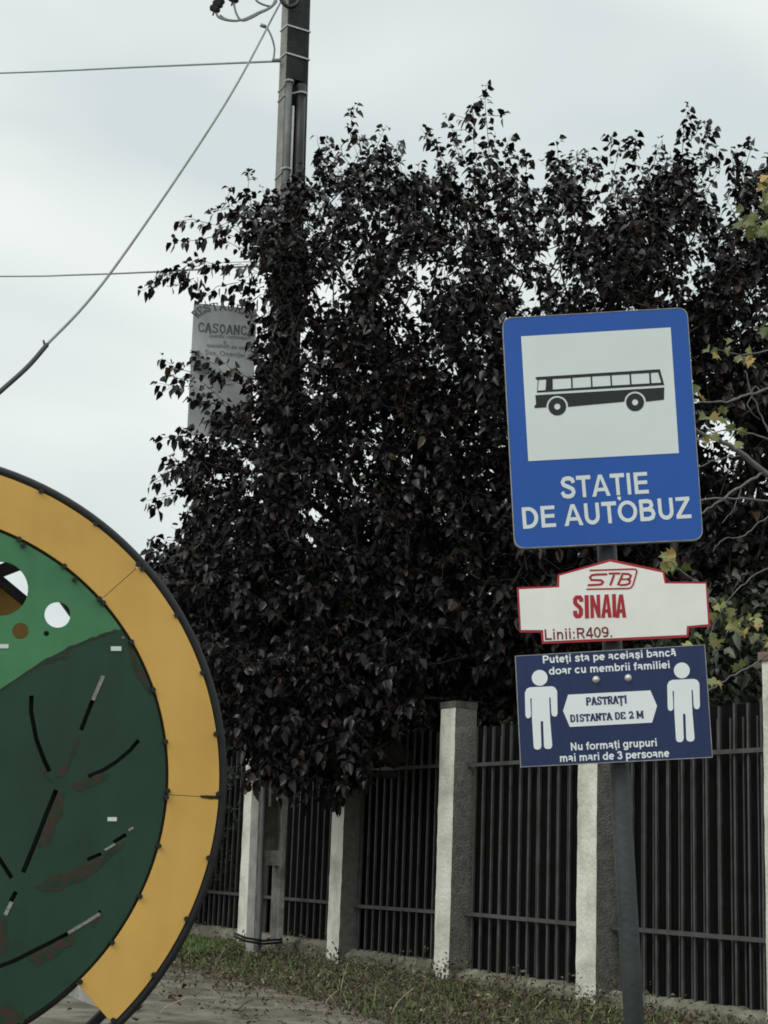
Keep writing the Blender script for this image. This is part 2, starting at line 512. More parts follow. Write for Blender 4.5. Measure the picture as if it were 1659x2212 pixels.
# ------------------------------------------------------------------ utility pole
pb = on_ground(570, 2068)
PY = pb.y
pt = on_y(640, 0, PY)
ez = (pt - pb).normalized()
ex = (-FN - ez * (-FN).dot(ez)).normalized()
ey = ez.cross(ex)
PM = Matrix((ex, ey, ez)).transposed().to_4x4(); PM.translation = pb
pole = empty('utility_pole', PM)
tag(pole, 'tall grey concrete utility pole rising behind the purple tree', 'utility pole')
def pole_z(px):                                   # height along the pole of a pixel
    q = PM.inverted() @ on_plane(px, pb, Vector((0, 1, 0)))
    return q.z
HTOP = pole_z((640, 0)) + 0.9
mb = MB()
def tap(z): return 1.12 - 0.014 * z
def pbox(mb, x0, x1, y0, y1, z0, z1, mi=0):
    a, b = tap(z0), tap(z1)
    mb.add([(x0*a,y0*a,z0),(x1*a,y0*a,z0),(x1*a,y1*a,z0),(x0*a,y1*a,z0),(x0*b,y0*b,z1),(x1*b,y0*b,z1),(x1*b,y1*b,z1),(x0*b,y1*b,z1)],
           [(0,3,2,1),(4,5,6,7),(0,1,5,4),(1,2,6,5),(2,3,7,6),(3,0,4,7)], mi)
WX, WY = 0.147, 0.080
zz = [0 + j * HTOP / 12 for j in range(13)]
for a, b in zip(zz[:-1], zz[1:]):
    lo_ = a - (0.3 if a == 0 else 0)
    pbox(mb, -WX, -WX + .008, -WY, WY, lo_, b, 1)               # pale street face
    wt_ = 2 if b < 3.2 else 0                                   # foot concrete coloured brighter to make up for facing away from the sun
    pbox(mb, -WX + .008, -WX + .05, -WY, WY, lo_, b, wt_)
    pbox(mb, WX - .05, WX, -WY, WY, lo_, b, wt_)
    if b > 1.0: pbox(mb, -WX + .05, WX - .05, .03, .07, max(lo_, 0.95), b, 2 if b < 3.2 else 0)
zr0 = pole_z((590, 1850))
for zc in [zr0, zr0 + 1.5, zr0 + 3.0, zr0 + 4.5, zr0 + 6.0, zr0 + 7.5]:
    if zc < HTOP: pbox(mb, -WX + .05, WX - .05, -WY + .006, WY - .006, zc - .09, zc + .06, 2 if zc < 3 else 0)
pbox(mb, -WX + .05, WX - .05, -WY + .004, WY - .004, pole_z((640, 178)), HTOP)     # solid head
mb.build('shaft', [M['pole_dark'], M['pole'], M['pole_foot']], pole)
def conduit(name, x, y, r, z0, z1, mm):
    c = MB()
    n = 9
    c.tube([(x + random.uniform(-.004, .004), y, z0 + (z1 - z0) * j / n) for j in range(n + 1)], r, 10)
    return c.build(name, mm, pole, smooth=True)
zc = pole_z((625, 186))
conduit('conduit', -0.108, -0.108, 0.038, 2.0, zc, M['conduit_grey'])
conduit('conduit', 0.040, -0.125, 0.055, 2.2, zc - .03, M['conduit_dark'])
conduit('conduit', -0.042, -0.100, 0.015, 1.5, zc - .3, M['conduit_white'])
conduit('conduit', -0.120, -0.115, 0.028, -0.05, 2.6, M['conduit_grey'])
def strap(z, th=.012, h=.018, x0=-WX, x1=WX):
    s = MB()
    a = tap(z)
    o_, i_ = .012, .002
    X0, X1, Y0, Y1 = x0*a - o_, x1*a + o_, -WY*a - o_, WY*a + o_
    for (p, q) in (((X0, Y0), (X1, Y0 + .01)), ((X0, Y1 - .01), (X1, Y1)), ((X0, Y0 + .01), (X0 + .01, Y1 - .01)), ((X1 - .01, Y0 + .01), (X1, Y1 - .01))):
        s.box((p[0], p[1], z - h/2), (q[0], q[1], z + h/2))
    return s.build('strap', M['strap'], pole)
for px in ((640, 68), (640, 128)): strap(pole_z(px))
def conduit_strap(z, x, r, y=-.125):
    s = MB()
    s.tube([(x - r*1.5, -WY*tap(z) - .004, z), (x - r*1.15, y - r*.4, z), (x - r*.6, y - r*1.12, z), (x + r*.6, y - r*1.12, z), (x + r*1.15, y - r*.4, z), (x + r*1.5, -WY*tap(z) - .004, z)], .012, 6)
    s.tube([(-WX*tap(z) - .006, WY, z - .06), (-WX*tap(z) - .006, -WY*tap(z), z - .04), (x - r*1.15, y - r*.4, z)], .009, 6)
    return s.build('strap', M['strap'], pole)
conduit_strap(pole_z((625, 190)), -.108, .038, -.108)
conduit_strap(pole_z((610, 378)), -.108, .038, -.108)
conduit_strap(pole_z((650, 212)), .040, .055)
s = MB()                                           # wire tying pole and post near the ground
zt = pole_z((565, 2030)) 
for dz in (0, .03):
    s.tube([(-.42, -.15, zt + .05 + dz), (-.30, -.19, zt + dz), (-.1, -.18, zt - .03 + dz), (.12, -.14, zt - .02 + dz), (.17, -.02, zt + dz), (.1, .14, zt)], .012, 6)
s.build('tie_wire', M['conduit_dark'], pole, smooth=True)

# ------------------------------------------------------------------ overhead cables
def bez(pts, n=24):
    pts = [Vector(p) for p in pts]
    o = []
    for i in range(len(pts) - 1):
        p0 = pts[max(i-1, 0)]; p1 = pts[i]; p2 = pts[i+1]; p3 = pts[min(i+2, len(pts)-1)]
        for j in range(n):
            t = j / n
            o.append(0.5 * ((2*p1) + (p2-p0)*t + (2*p0-5*p1+4*p2-p3)*t*t + (3*p1-p0-3*p2+p3)*t*t*t))
    o.append(pts[-1])
    return o
def cable(name, label, pxs, r, matl=None, n=10):
    root = MB()
    p = [on_y(x, y, Y) for x, y, Y in pxs]
    root.tube(bez(p, n), r, 6)
    o = root.build(name, matl or M['cable'], smooth=True)
    return tag(o, label, 'cable', 'overhead cables')
c1 = cable('overhead_cable', 'thin grey cable running level from the utility pole near the top left', [(606, 132, PY - .12), (300, 145, PY + 4), (0, 158, PY + 8), (-500, 172, PY + 14)], .013)
c2 = cable('overhead_cable', 'thin grey cable leaving the purple tree just above the white notice board', [(600, 572, PY - .12), (340, 587, PY + 3), (160, 594, PY + 5.5), (0, 597, PY + 8), (-500, 596, PY + 14)], .012)
c3 = cable('overhead_cable', 'long diagonal cable dropping from the pole top to the left edge', [(612, -8, PY - .1), (597, 22, PY - .3), (480, 235, PY - 1.5), (240, 588, PY - 3.2), (98, 748, PY - 4.2)], .0125)
sl = MB()
pp = [on_y(x, y, Y) for x, y, Y in [(101, 745, PY - 4.2), (60, 792, PY - 4.5), (0, 846, PY - 4.9), (-120, 950, PY - 5.6), (-400, 1150, PY - 7)]]
sl.tube(bez(pp, 8), .020, 8)
q = on_y(98, 748, PY - 4.2)
sl.tube([q + Vector((-.02, 0, .05)), q + Vector((0, 0, -.01))], .010, 6)
so = sl.build('sleeve', M['conduit_dark'], smooth=True)
so.parent = c3
cl = MB()
p = [on_y(x, y, PY - .3) for x, y in ((568, 55), (575, 58), (586, 78), (593, 105), (592, 130), (606, 133))]
cl.tube(bez(p, 6), .011, 6)
for a_, b_ in (((563, 54), (574, 58)), ((588, 130), (606, 131))):
    cl.tube([on_y(*a_, PY - .3), on_y(*b_, PY - .3)], .022, 6)
o = cl.build('cable_link', M['cable'], smooth=True)
tag(o, 'short curved jumper wire linking the diagonal cable to the level cable by the pole', 'cable')
# bundle of looped service cables with black connectors at the pole top
lp = empty('cable_loop', Matrix.Translation(on_y(590, 5, PY - .5)))
tag(lp, 'hanging loops of grey cable with black connectors beside the pole top', 'cable')
li = lp.matrix_world.inverted()
for pxs in ([(475, 33), (490, 42), (515, 44), (545, 35), (590, 12), (596, -20)], [(466, 22), (473, 38), (500, 45), (525, 42), (560, 26), (588, 12), (600, -20)],
            [(504, 0), (510, 28), (522, 44), (540, 40), (565, 26), (592, 8), (602, -20)], [(548, -10), (556, 3), (572, 11), (588, 13), (598, 2)]):
    b_ = MB()
    b_.tube(bez([on_y(x, y, PY - .5) for x, y in pxs], 6), .0125, 6)
    o = b_.build('cable', M['cable'], smooth=True); o.parent = lp; o.matrix_parent_inverse = li
for (x, y) in ((470, 9), (464, 19), (504, -2), (474, 1)):
    b_ = MB()
    c_ = on_y(x, y, PY - .5)
    b_.tube([c_ + Vector((-.05, 0, .03)), c_ + Vector((-.035, 0, .02)), c_ + Vector((.03, 0, -.015)), c_ + Vector((.055, 0, -.03))], [.02, .042, .042, .018], 6)
    b_.tube([c_ + Vector((.0, 0, .0)), c_ + Vector((-.015, -.01, -.085))], .012, 6)
    o = b_.build('connector', M['black']); o.parent = lp; o.matrix_parent_inverse = li
b_ = MB()
b_.tube(bez([on_y(x, y, PY - .35) for x, y in ((602, -14), (612, 6), (625, 15), (640, 10), (650, -6), (652, -30))], 6), .026, 8)
o = b_.build('bundle', M['conduit_dark'], smooth=True); o.parent = lp; o.matrix_parent_inverse = li

# ------------------------------------------------------------------ flat lettering
_txt = {}
def text_geo(body, bold=0.0, shear=0.0, space=1.0):
    cu = bpy.data.curves.new('lettering', 'FONT')
    cu.body = body; cu.size = 1; cu.offset = bold; cu.shear = shear; cu.resolution_u = 4; cu.space_character = space
    cu.fill_mode = 'FRONT'
    o = bpy.data.objects.new('lettering', cu)
    COL.objects.link(o)
    dg = bpy.context.evaluated_depsgraph_get()
    ev = o.evaluated_get(dg)
    me = ev.to_mesh()
    V = [(v.co.x, v.co.y) for v in me.vertices]
    F = [tuple(p.vertices) for p in me.polygons]
    ev.to_mesh_clear()
    bpy.data.objects.remove(o); bpy.data.curves.remove(cu)
    return V, F
def cap_h():
    if 'c' not in _txt:
        V, F = text_geo('E'); _txt['c'] = max(v[1] for v in V)
    return _txt['c']
def put_text(parent, name, body, A, B, h, matl, y=-.003, bold=.0, shear=0, th=.001, space=1.0, warp=None):
    """body set with its left foot at A, right foot at B (local XZ), capital height h"""
    V, F = text_geo(body, bold, shear, space)
    x0 = min(v[0] for v in V); x1 = max(v[0] for v in V)
    A, B = Vector(A), Vector(B)
    d = (B - A)
    w = d.length
    d = d / w
    n = Vector((-d.y, d.x))
    sx, sy = w / (x1 - x0), h / cap_h()
    mb = MB()
    pts = []
    for v in V:
        X = (v[0] - x0) * sx; Y = v[1] * sy
        q = A + d * X + n * Y if warp is None else warp(X / w, Y)
        pts.append(q)
    mb.add([(q[0], y, q[1]) for q in pts], F)
    # turn every face towards the viewer (-y) and give the letters a little thickness
    k_ = len(pts)
    me_edges = {}
    fl = []
    for f in mb.f:
        a, b, c = (pts[i] for i in f[:3])
        ar = (b[0]-a[0])*(c[1]-a[1]) - (b[1]-a[1])*(c[0]-a[0])
        f = f if ar > 0 else tuple(reversed(f))
        fl.append(f)
        for i in range(len(f)):
            e = (f[i], f[(i+1) % len(f)])
            me_edges[e] = me_edges.get(e, 0) + 1
    mb.f = fl
    mb.v += [(q[0], y + th, q[1]) for q in pts]
    for (a, b) in me_edges:
        if (b, a) not in me_edges:
            mb.f.append((a, a + k_, b + k_, b)); mb.mi.append(0)
    return mb.build(name, matl, parent)
def stroke(pts, w, closed=False):
    """outline of a polyline of width w (mitred)"""
    pts = [Vector(p[:2]) for p in pts]
    Lf, Rt = [], []
    n = len(pts)
    ws = w if hasattr(w, '__len__') else [w] * n
    for i in range(n):
        a = pts[i] - pts[i-1] if i > 0 else pts[1] - pts[0]
        b = pts[i+1] - pts[i] if i < n - 1 else pts[-1] - pts[-2]
        a, b = a.normalized(), b.normalized()
        t = (a + b).normalized()
        nn = Vector((-t.y, t.x))
        c = max(0.45, nn.dot(Vector((-a.y, a.x))))
        Lf.append(pts[i] + nn * ws[i] / 2 / c); Rt.append(pts[i] - nn * ws[i] / 2 / c)
    return [tuple(p) for p in Lf + Rt[::-1]]
def _el(cx, cy, rx, ry, a0, a1, n=16): return [(cx + rx*math.cos(R(a0 + (a1-a0)*i/n)), cy + ry*math.sin(R(a0 + (a1-a0)*i/n))) for i in range(n+1)]
XH = .725
_S = [(.80,.70),(.75,.84),(.61,.915),(.45,.92),(.28,.88),(.20,.75),(.25,.63),(.38,.57),(.58,.49),(.74,.40),(.78,.27),(.70,.14),(.56,.085),(.42,.08),(.24,.13),(.14,.30)]
_RNG = lambda cx, cy, rx, ry: ('ring', cx, cy, rx, ry)
_COM = lambda x: [(x + .03, -.07), (x + .02, -.14), (x - .03, -.20)]
_a = [[(.13,.54),(.21,.635),(.37,.65),(.53,.62),(.58,.5),(.58,.14),(.62,0)],[(.58,.40),(.36,.36),(.18,.31),(.13,.19),(.20,.09),(.33,.07),(.48,.12),(.58,.24)]]
_s = [(x * .78 + .02, y * XH) for x, y in _S]
_t = [[(.24,.93),(.24,.2),(.29,.09),(.44,.08)],[(.03,.65),(.44,.65)]]
# every glyph: advance, strokes (centre lines), rings and filled outlines, in cap heights
GL = {
 'S': (.93,[_S]), 'T': (.85,[[(.425,0),(.425,1)],[(.03,.915),(.82,.915)]]), 'Ț': (.85,[[(.425,0),(.425,1)],[(.03,.915),(.82,.915)],_COM(.43)]),
 'A': (1.01,[('poly',[(0,0),(.21,0),(.29,.23),(.72,.23),(.80,0),(1.01,0),(.61,1),(.40,1)],[(.345,.39),(.665,.39),(.505,.82)])]),
 'I': (.39,[[(.195,0),(.195,1)]]), 'E': (.93,[('poly',[(.1,0),(.87,0),(.87,.17),(.30,.17),(.30,.44),(.82,.44),(.82,.61),(.30,.61),(.30,.83),(.85,.83),(.85,1),(.1,1)])]),
 'D': (1.0,[('poly',[(.1,0)]+_el(.43,.5,.52,.5,-90,90)+[(.1,1)],[(.30,.83)]+_el(.43,.5,.31,.33,90,-90)+[(.30,.17)])]),
 'U': (1.0,[[(.195,1)]+_el(.5,.39,.305,.305,180,360)+[(.805,1)]]), 'O': (1.09,[_RNG(.545,.5,.42,.42)]),
 'B': (1.0,[[(.2,0),(.2,1)],[(.2,.915),(.55,.915),(.71,.87),(.76,.73),(.70,.59),(.55,.53),(.2,.53)],[(.25,.53),(.58,.53),(.78,.46),(.83,.31),(.77,.15),(.58,.085),(.2,.085)]]),
 'Z': (.87,[('poly',[(.03,0),(.82,0),(.82,.17),(.27,.17),(.80,.86),(.80,1),(.06,1),(.06,.83),(.54,.83),(.03,.17)])]),
 'P': (.93,[[(.2,0),(.2,1)],[(.2,.915),(.56,.915),(.76,.85),(.81,.68),(.75,.51),(.56,.45),(.2,.45)]]),
 'R': (1.0,[[(.2,0),(.2,1)],[(.2,.915),(.56,.915),(.76,.86),(.81,.72),(.75,.57),(.56,.5),(.2,.5)],[(.52,.5),(.84,.0)]]),
 'N': (1.0,[[(.2,0),(.2,1)],[(.2,.93),(.8,.07)],[(.8,0),(.8,1)]]), 'L': (.85,[[(.2,0),(.2,1)],[(.2,.085),(.82,.085)]]),
 'n': (.82,[[(.18,0),(.18,XH)],[(.18,.42),(.25,.57),(.40,.64),(.55,.61),(.63,.48),(.63,0)]]),
 'm': (1.22,[[(.18,0),(.18,XH)],[(.18,.44),(.26,.6),(.40,.64),(.54,.6),(.60,.47),(.60,0)],[(.60,.44),(.68,.6),(.82,.64),(.96,.6),(1.03,.47),(1.03,0)]]),
 'u': (.82,[[(.18,XH),(.18,.25),(.25,.12),(.38,.08),(.52,.13),(.62,.29)],[(.63,0),(.63,XH)]]),
 'o': (.84,[_RNG(.42,.3625,.31,.285)]), 'e': (.80,[[(.14,.375),(.68,.375)],_el(.41,.3625,.29,.285,2,318)]),
 'a': (.78,_a), 'ă': (.78,_a+[[(.19,.95),(.27,.85),(.45,.85),(.53,.95)]]), 's': (.77,[_s]), 'ș': (.77,[_s,_COM(.4)]),
 'c': (.78,[_el(.42,.3625,.29,.285,42,318)]), 't': (.49,_t), 'ț': (.49,_t+[_COM(.3)]),
 'i': (.39,[[(.195,0),(.195,XH)],[(.195,.84),(.195,1)]]), 'l': (.39,[[(.195,0),(.195,1)]]),
 'r': (.55,[[(.18,0),(.18,XH)],[(.18,.40),(.24,.57),(.36,.64),(.52,.62)]]), 'f': (.49,[[(.22,0),(.22,.76),(.28,.88),(.46,.92)],[(.03,.65),(.44,.65)]]),
 'p': (.84,[[(.18,-.27),(.18,XH)],_RNG(.45,.3625,.27,.285)]), 'b': (.84,[[(.18,0),(.18,1)],_RNG(.45,.3625,.27,.285)]),
 'd': (.84,[_RNG(.38,.3625,.27,.285),[(.65,0),(.65,1)]]), 'g': (.84,[_RNG(.38,.3625,.27,.285),[(.65,XH),(.65,-.03),(.58,-.16),(.40,-.2),(.2,-.16),(.13,-.08)]]),
 '3': (.78,[[(.12,.76),(.2,.88),(.38,.925),(.57,.87),(.61,.73),(.53,.58),(.32,.54)],[(.36,.54),(.58,.48),(.66,.3),(.58,.13),(.39,.075),(.2,.12),(.11,.27)]]),
 '4': (.78,[[(.54,0),(.54,1)],[(.5,.93),(.08,.32)],[(.02,.26),(.74,.26)]]), '0': (.78,[_RNG(.39,.5,.27,.42)]),
 '9': (.78,[_RNG(.39,.66,.27,.255),[(.66,.64),(.65,.35),(.54,.13),(.38,.08),(.17,.13)]]), ':': (.39,[[(.195,0),(.195,.17)],[(.195,.5),(.195,.67)]]), '.': (.39,[[(.195,0),(.195,.17)]]), ' ': (.39,[]),
}
def sans(parent, body, A, B, h, matl, y=-.001, wt=.19, th=.0008):
    """bold grotesque lettering with its left foot at A and its right foot at B"""
    A, B = Vector(A), Vector(B)
    d = B - A
    tot = sum(GL[c][0] for c in body) - .12
    sx = d.length / tot; d.normalize(); n = Vector((-d.y, d.x))
    mp__ = lambda pts, x: [tuple(A + d * ((p[0] + x - .06) * sx) + n * (p[1] * h)) for p in pts]
    mb = MB(); x = 0
    for c in body:
        adv, gs = GL[c]
        for i, g_ in enumerate(gs):
            yy = y - .00005 * i
            if g_[0] == 'ring':
                _, cx_, cy_, rx_, ry_ = g_
                loops = [_el(cx_, cy_, rx_ + wt/2, ry_ + wt*.45, 0, 350, 35), _el(cx_, cy_, rx_ - wt/2, ry_ - wt*.45, 0, 345, 23)]
            elif g_[0] == 'poly': loops = list(g_[1:])
            else: loops = [stroke(g_, wt)]
            mb.plate([mp__(l, x) for l in loops], yy, y + th)
        x += adv
    return mb.build('lettering', matl, parent)
def circle(c, r, n=40, a0=0): return [(c[0] + r * math.cos(a0 + 2*math.pi*i/n), c[1] + r * math.sin(a0 + 2*math.pi*i/n)) for i in range(n)]
def rounded(q, r, n=6):
    o = []
    k = len(q)
    for i in range(k):
        p, a, b = Vector(q[i]), Vector(q[i-1]), Vector(q[(i+1) % k])
        u, v = (a - p).normalized(), (b - p).normalized()
        s_, e_ = p + u * r, p + v * r
        for j in range(n + 1):
            t = j / n
            o.append(tuple(s_ * (1-t)**2 + p * 2*t*(1-t) + e_ * t*t))
    return o

SC = 3024 / 1659
def Z1(x, y): return ((1900 + x * .67752) / SC, (1150 + y * .67752) / SC)
def Z2(x, y): return ((1900 + x * .67752) / SC, (2100 + y * .67752) / SC)
def Z4(x, y): return (x * .60277 / SC, (1800 + y * .60277) / SC)
def Z5(x, y): return (x * .60277 / SC, (2900 + y * .60277) / SC)
def ZR(x, y): return ((700 + x * .27119) / SC, (1150 + y * .27119) / SC)

class Plane:
    """a flat sign: its frame in the world and the way from a pixel to its own XZ coordinates"""
    def __init__(s, px, Y, yaw, lean, zoom):
        s.n = Vector((-math.sin(yaw), -math.cos(yaw), 0))
        s.o = on_y(*zoom(*px), Y)
        e1 = Vector((math.cos(yaw), -math.sin(yaw), 0)); e3 = Vector((0, 0, 1))
        a = e1 * math.cos(lean) + e3 * math.sin(lean)
        b = e3 * math.cos(lean) - e1 * math.sin(lean)
        s.M = Matrix((a, -s.n, b)).transposed().to_4x4(); s.M.translation = s.o
        s.I = s.M.inverted()
        s.z = zoom
    def __call__(s, x, y):
        q = s.I @ on_plane(s.z(x, y), s.o, s.n)
        return (q.x, q.z)
    def all(s, pts): return [s(*p) for p in pts]

SY, SYAW, LEAN = 5.0, R(3), R(4.2)
# ------------------------------------------------------------------ sign post
spn = Vector((0, 1, 0)); sp0 = Vector((0, SY + .075, 0))
pA = on_plane((1370, 2212), sp0, spn); pB = on_plane((1311, 1190), sp0, spn)
dirp = (pB - pA).normalized()
foot = pA - dirp * (pA.z / dirp.z)
mtx = Matrix.Translation(foot) @ Vector((0, 0, 1)).rotation_difference(dirp).to_matrix().to_4x4()
post = empty('sign_post', mtx)
tag(post, 'leaning dark grey steel post carrying the three bus stop signs', 'sign post')
mb = MB(); mb.tube([(0, 0, -.2), (0, 0, 1.0), (0, 0, 2.0), (0, 0, 2.78)], .0315, 20)
mb.build('pole', M['post_steel'], post, smooth=True)
mb = MB(); mb.tube([(0, 0, 2.78), (0, 0, 2.80), (0, 0, 2.81)], [.034, .034, .022], 20)
mb.build('end_cap', M['black'], post)
def clamp(z):
    c = MB()
    c.tube([(0, 0, z - .018), (0, 0, z + .018)], .037, 20)
    c.box((-.05, -.052, z - .012), (.05, -.034, z + .012))
    return c.build('clamp', M['sheet_edge'], post)

# ------------------------------------------------------------------ blue bus stop sign
pl1 = Plane((700, 790), SY, SYAW, LEAN, Z1)
bs = empty('bus_stop_sign', pl1.M)
tag(bs, 'large blue bus stop sign with a black bus pictogram, topmost on the leaning post', 'road sign')
quad = pl1.all([(113, 150), (1190, 88), (1283, 1440), (186, 1492)])
mb = MB(); mb.plate([rounded(quad, .035)], 0, .022, 0, 1)
mb.build('panel', [M['blue'], M['sheet_edge']], bs)
mb = MB()
oq = rounded(quad, .035)
iq = [(p[0] * .9925, p[1] * .994) for p in oq]
mb.plate([oq, iq], -.0012, .0)
mb.build('rim', M['sheet_edge'], bs)
mb = MB(); mb.plate([pl1.all([(224, 258), (1093, 206), (1141, 936), (266, 983)])], -.001, -.0001)
wq = mb.build('white_square', M['sign_white'], bs)
mb = MB()
up = [(308, 495), (1030, 449), (1056, 541), (316, 585), (322, 512), (311, 509)]
holes = [[(326, 511), (370, 508), (366, 570), (320, 574)], [(407, 506), (513, 500), (516, 560), (408, 567)],
         [(522, 499), (628, 492), (631, 552), (524, 559)], [(636, 491), (741, 485), (745, 545), (639, 551)],
         [(750, 484), (853, 478), (857, 538), (753, 544)], [(862, 477), (967, 471), (971, 531), (866, 537)],
         [(977, 470), (1020, 467), (1038, 527), (981, 530)]]
mb.plate([pl1.all(up)] + [pl1.all(h) for h in holes], -.002, -.0011)
def arc(c, r, a0, a1, n=14): return [(c[0] + r*math.cos(R(a0 + (a1-a0)*i/n)), c[1] - r*math.sin(R(a0 + (a1-a0)*i/n))) for i in range(n+1)]
w1, w2 = (434, 666), (886, 641)
low = [(307, 600), (1056, 555), (1054, 626), (948, 638)] + arc(w2, 63, 3, 177) + [(496, 668)] + arc(w1, 63, -2, 184) + [(302, 675), (302, 660), (311, 655)]
mb.plate([pl1.all(low)], -.002, -.0011)
for w in (w1, w2): mb.plate([pl1.all(arc(w, 52, 0, 351, 39)), pl1.all(arc(w, 18, 0, 345, 23))], -.002, -.0011)
mb.build('bus_pictogram', M['sign_black'], bs)
sans(bs, 'STAȚIE', pl1(457, 1201), pl1(968, 1170), .0715, M['sign_white'])
sans(bs, 'DE AUTOBUZ', pl1(232, 1377), pl1(1214, 1313), .0705, M['sign_white'])

# ------------------------------------------------------------------ white and red station name plate
pl2 = Plane((760, 400), SY, SYAW, LEAN, Z2)
st = empty('station_name_sign', pl2.M)
tag(st, 'white stop name plate with red border and stepped outline below the blue sign', 'sign')
outl = [(742, 150), (1055, 216), (1070, 280), (1303, 282), (1326, 541), (1201, 549), (1197, 604), (345, 643), (340, 576), (216, 576), (199, 314), (431, 304), (436, 239)]
inl = [(742, 165), (1046, 229), (1058, 292), (1296, 293), (1311, 528), (1187, 539), (1185, 590), (357, 628), (352, 562), (224, 562), (212, 326), (446, 314), (447, 247)]
mb = MB(); mb.plate([pl2.all(outl)], 0, .004); mb.build('red_plate', M['red'], st)
mb = MB(); mb.plate([pl2.all(inl)], -.001, -.0001); mb.build('white_field', M['plate_white'], st)
mb = MB()
def st2(pts, w, mb=mb, y=-.002): mb.plate([[tuple(q) for q in stroke(pl2.all(pts), w)]], y, y + .0009)
U = .000986 * 1.02                                    # metres per zoom pixel on the plate, roughly
px = (Vector(pl2(300, 400)) - Vector(pl2(800, 400))).length / 500
st2([(622, 216), (870, 208), (890, 210), (897, 222), (874, 300), (862, 316), (846, 321), (603, 325)], 9 * px)
st2([(724, 238), (658, 240), (634, 244), (624, 257), (632, 271), (688, 273), (700, 283), (690, 296), (668, 299), (611, 302)], 13 * px)
st2([(733, 234), (800, 233)], 12 * px)
st2([(764, 241), (742, 302)], 13 * px)
st2([(806, 235), (846, 236), (862, 246), (856, 262), (838, 267.4)], 12 * px)
st2([(842, 268.8), (857, 276), (853, 291), (834, 299), (797, 301)], 12 * px)
st2([(812, 243), (786, 302)], 13 * px)
st2([(807, 267), (836, 267)], 10 * px)
mb.build('logo', M['red'], st)
mb = MB()
def blk(pts): mb.plate([pl2.all(pts)], -.002, -.0011)
def hgt(x, y):  # slight rise of the text line to the right is already in the traced points
    return (x, y)
mb.plate([[tuple(q) for q in stroke(pl2.all([(574, 398), (573, 382), (565, 372), (546, 373), (538, 383), (538, 404), (546, 415), (564, 430), (572, 444), (571, 470), (563, 481), (547, 482), (539, 473), (538, 450)]), 24 * px)]], -.002, -.0011)
blk([(592, 360), (616, 359), (619, 494), (595, 495)])
blk([(624, 359), (644, 358), (664, 425), (662, 357), (682, 356), (686, 490), (667, 491), (645, 420), (648, 492), (628, 493)])
def letA(x):
    mb.plate([pl2.all([(x + 20, 356), (x + 43, 355), (x + 62, 489), (x + 40, 490), (x + 37, 462), (x + 24, 463), (x + 22, 491), (x, 492)]),
              pl2.all([(x + 31, 392), (x + 36, 441), (x + 26, 442)])], -.002, -.0011)
letA(689)
blk([(752, 354), (774, 353), (778, 488), (756, 489)])
letA(779 - 6)
mb.build('lettering', M['red'], st)
sans(st, 'Linii:R409.', pl2(360, 621), pl2(756, 603), 63 * px, M['maroon'], -.002, wt=.155)

# ------------------------------------------------------------------ navy distance notice
pl3 = Plane((765, 1000), SY, SYAW, LEAN, Z2)
cv = empty('distance_notice_sign', pl3.M)
tag(cv, 'navy blue notice with two white human pictograms and a white arrow, lowest on the post', 'sign')
qd = pl3.all([(188, 712), (1293, 646), (1338, 1303), (220, 1360)])
mb = MB(); mb.plate([qd], 0, .004); mb.build('panel', [M['navy']], cv)
mb = MB()
mb.plate([qd, [(p[0] * .992, p[1] * .987) for p in qd]], -.001, -.0001)
mb.build('border', M['sheet_edge'], cv)
mb = MB(); mb.plate([pl3.all([(497, 938), (975, 913), (1014, 1003), (985, 1100), (507, 1125), (468, 1032)])], -.001, -.0001)
mb.build('arrow_panel', M['pale_blue'], cv)
body = [(275, 895), (403, 889), (421, 896), (433, 916), (436, 1045), (431, 1061), (418, 1066), (405, 1060), (400, 1046), (395, 953), (387, 953), (393, 1090), (405, 1234), (398, 1250), (381, 1254), (363, 1250), (357, 1236), (352, 1092), (337, 1092), (342, 1238), (335, 1253), (318, 1258), (302, 1252), (297, 1238), (287, 1065), (285, 958), (277, 958), (282, 1056), (278, 1070), (264, 1076), (253, 1070), (249, 1056), (246, 926), (256, 904)]
for dx, dy, hd in ((0, 0, (332, 840)), (827, -43, (1158, 797))):
    mb = MB()
    mb.plate([rounded(pl3.all([(x + dx, y + dy) for x, y in body]), .002, 2)], -.001, -.0001)
    mb.plate([pl3.all(arc(hd, 46, 0, 350, 35))], -.001, -.0001)
    mb.build('person_pictogram', M['pale_blue'], cv)
px3 = px
sans(cv, 'Puteți sta pe aceiași bancă', pl3(350, 756), pl3(1125, 713), 45 * px, M['pale_blue'])
sans(cv, 'doar cu membrii familiei', pl3(389, 822), pl3(1090, 784), 45 * px, M['pale_blue'])
sans(cv, 'Nu formați grupuri', pl3(513, 1263), pl3(1015, 1237), 45 * px, M['pale_blue'])
sans(cv, 'mai mari de 3 persoane', pl3(450, 1329), pl3(1085, 1299), 45 * px, M['pale_blue'])

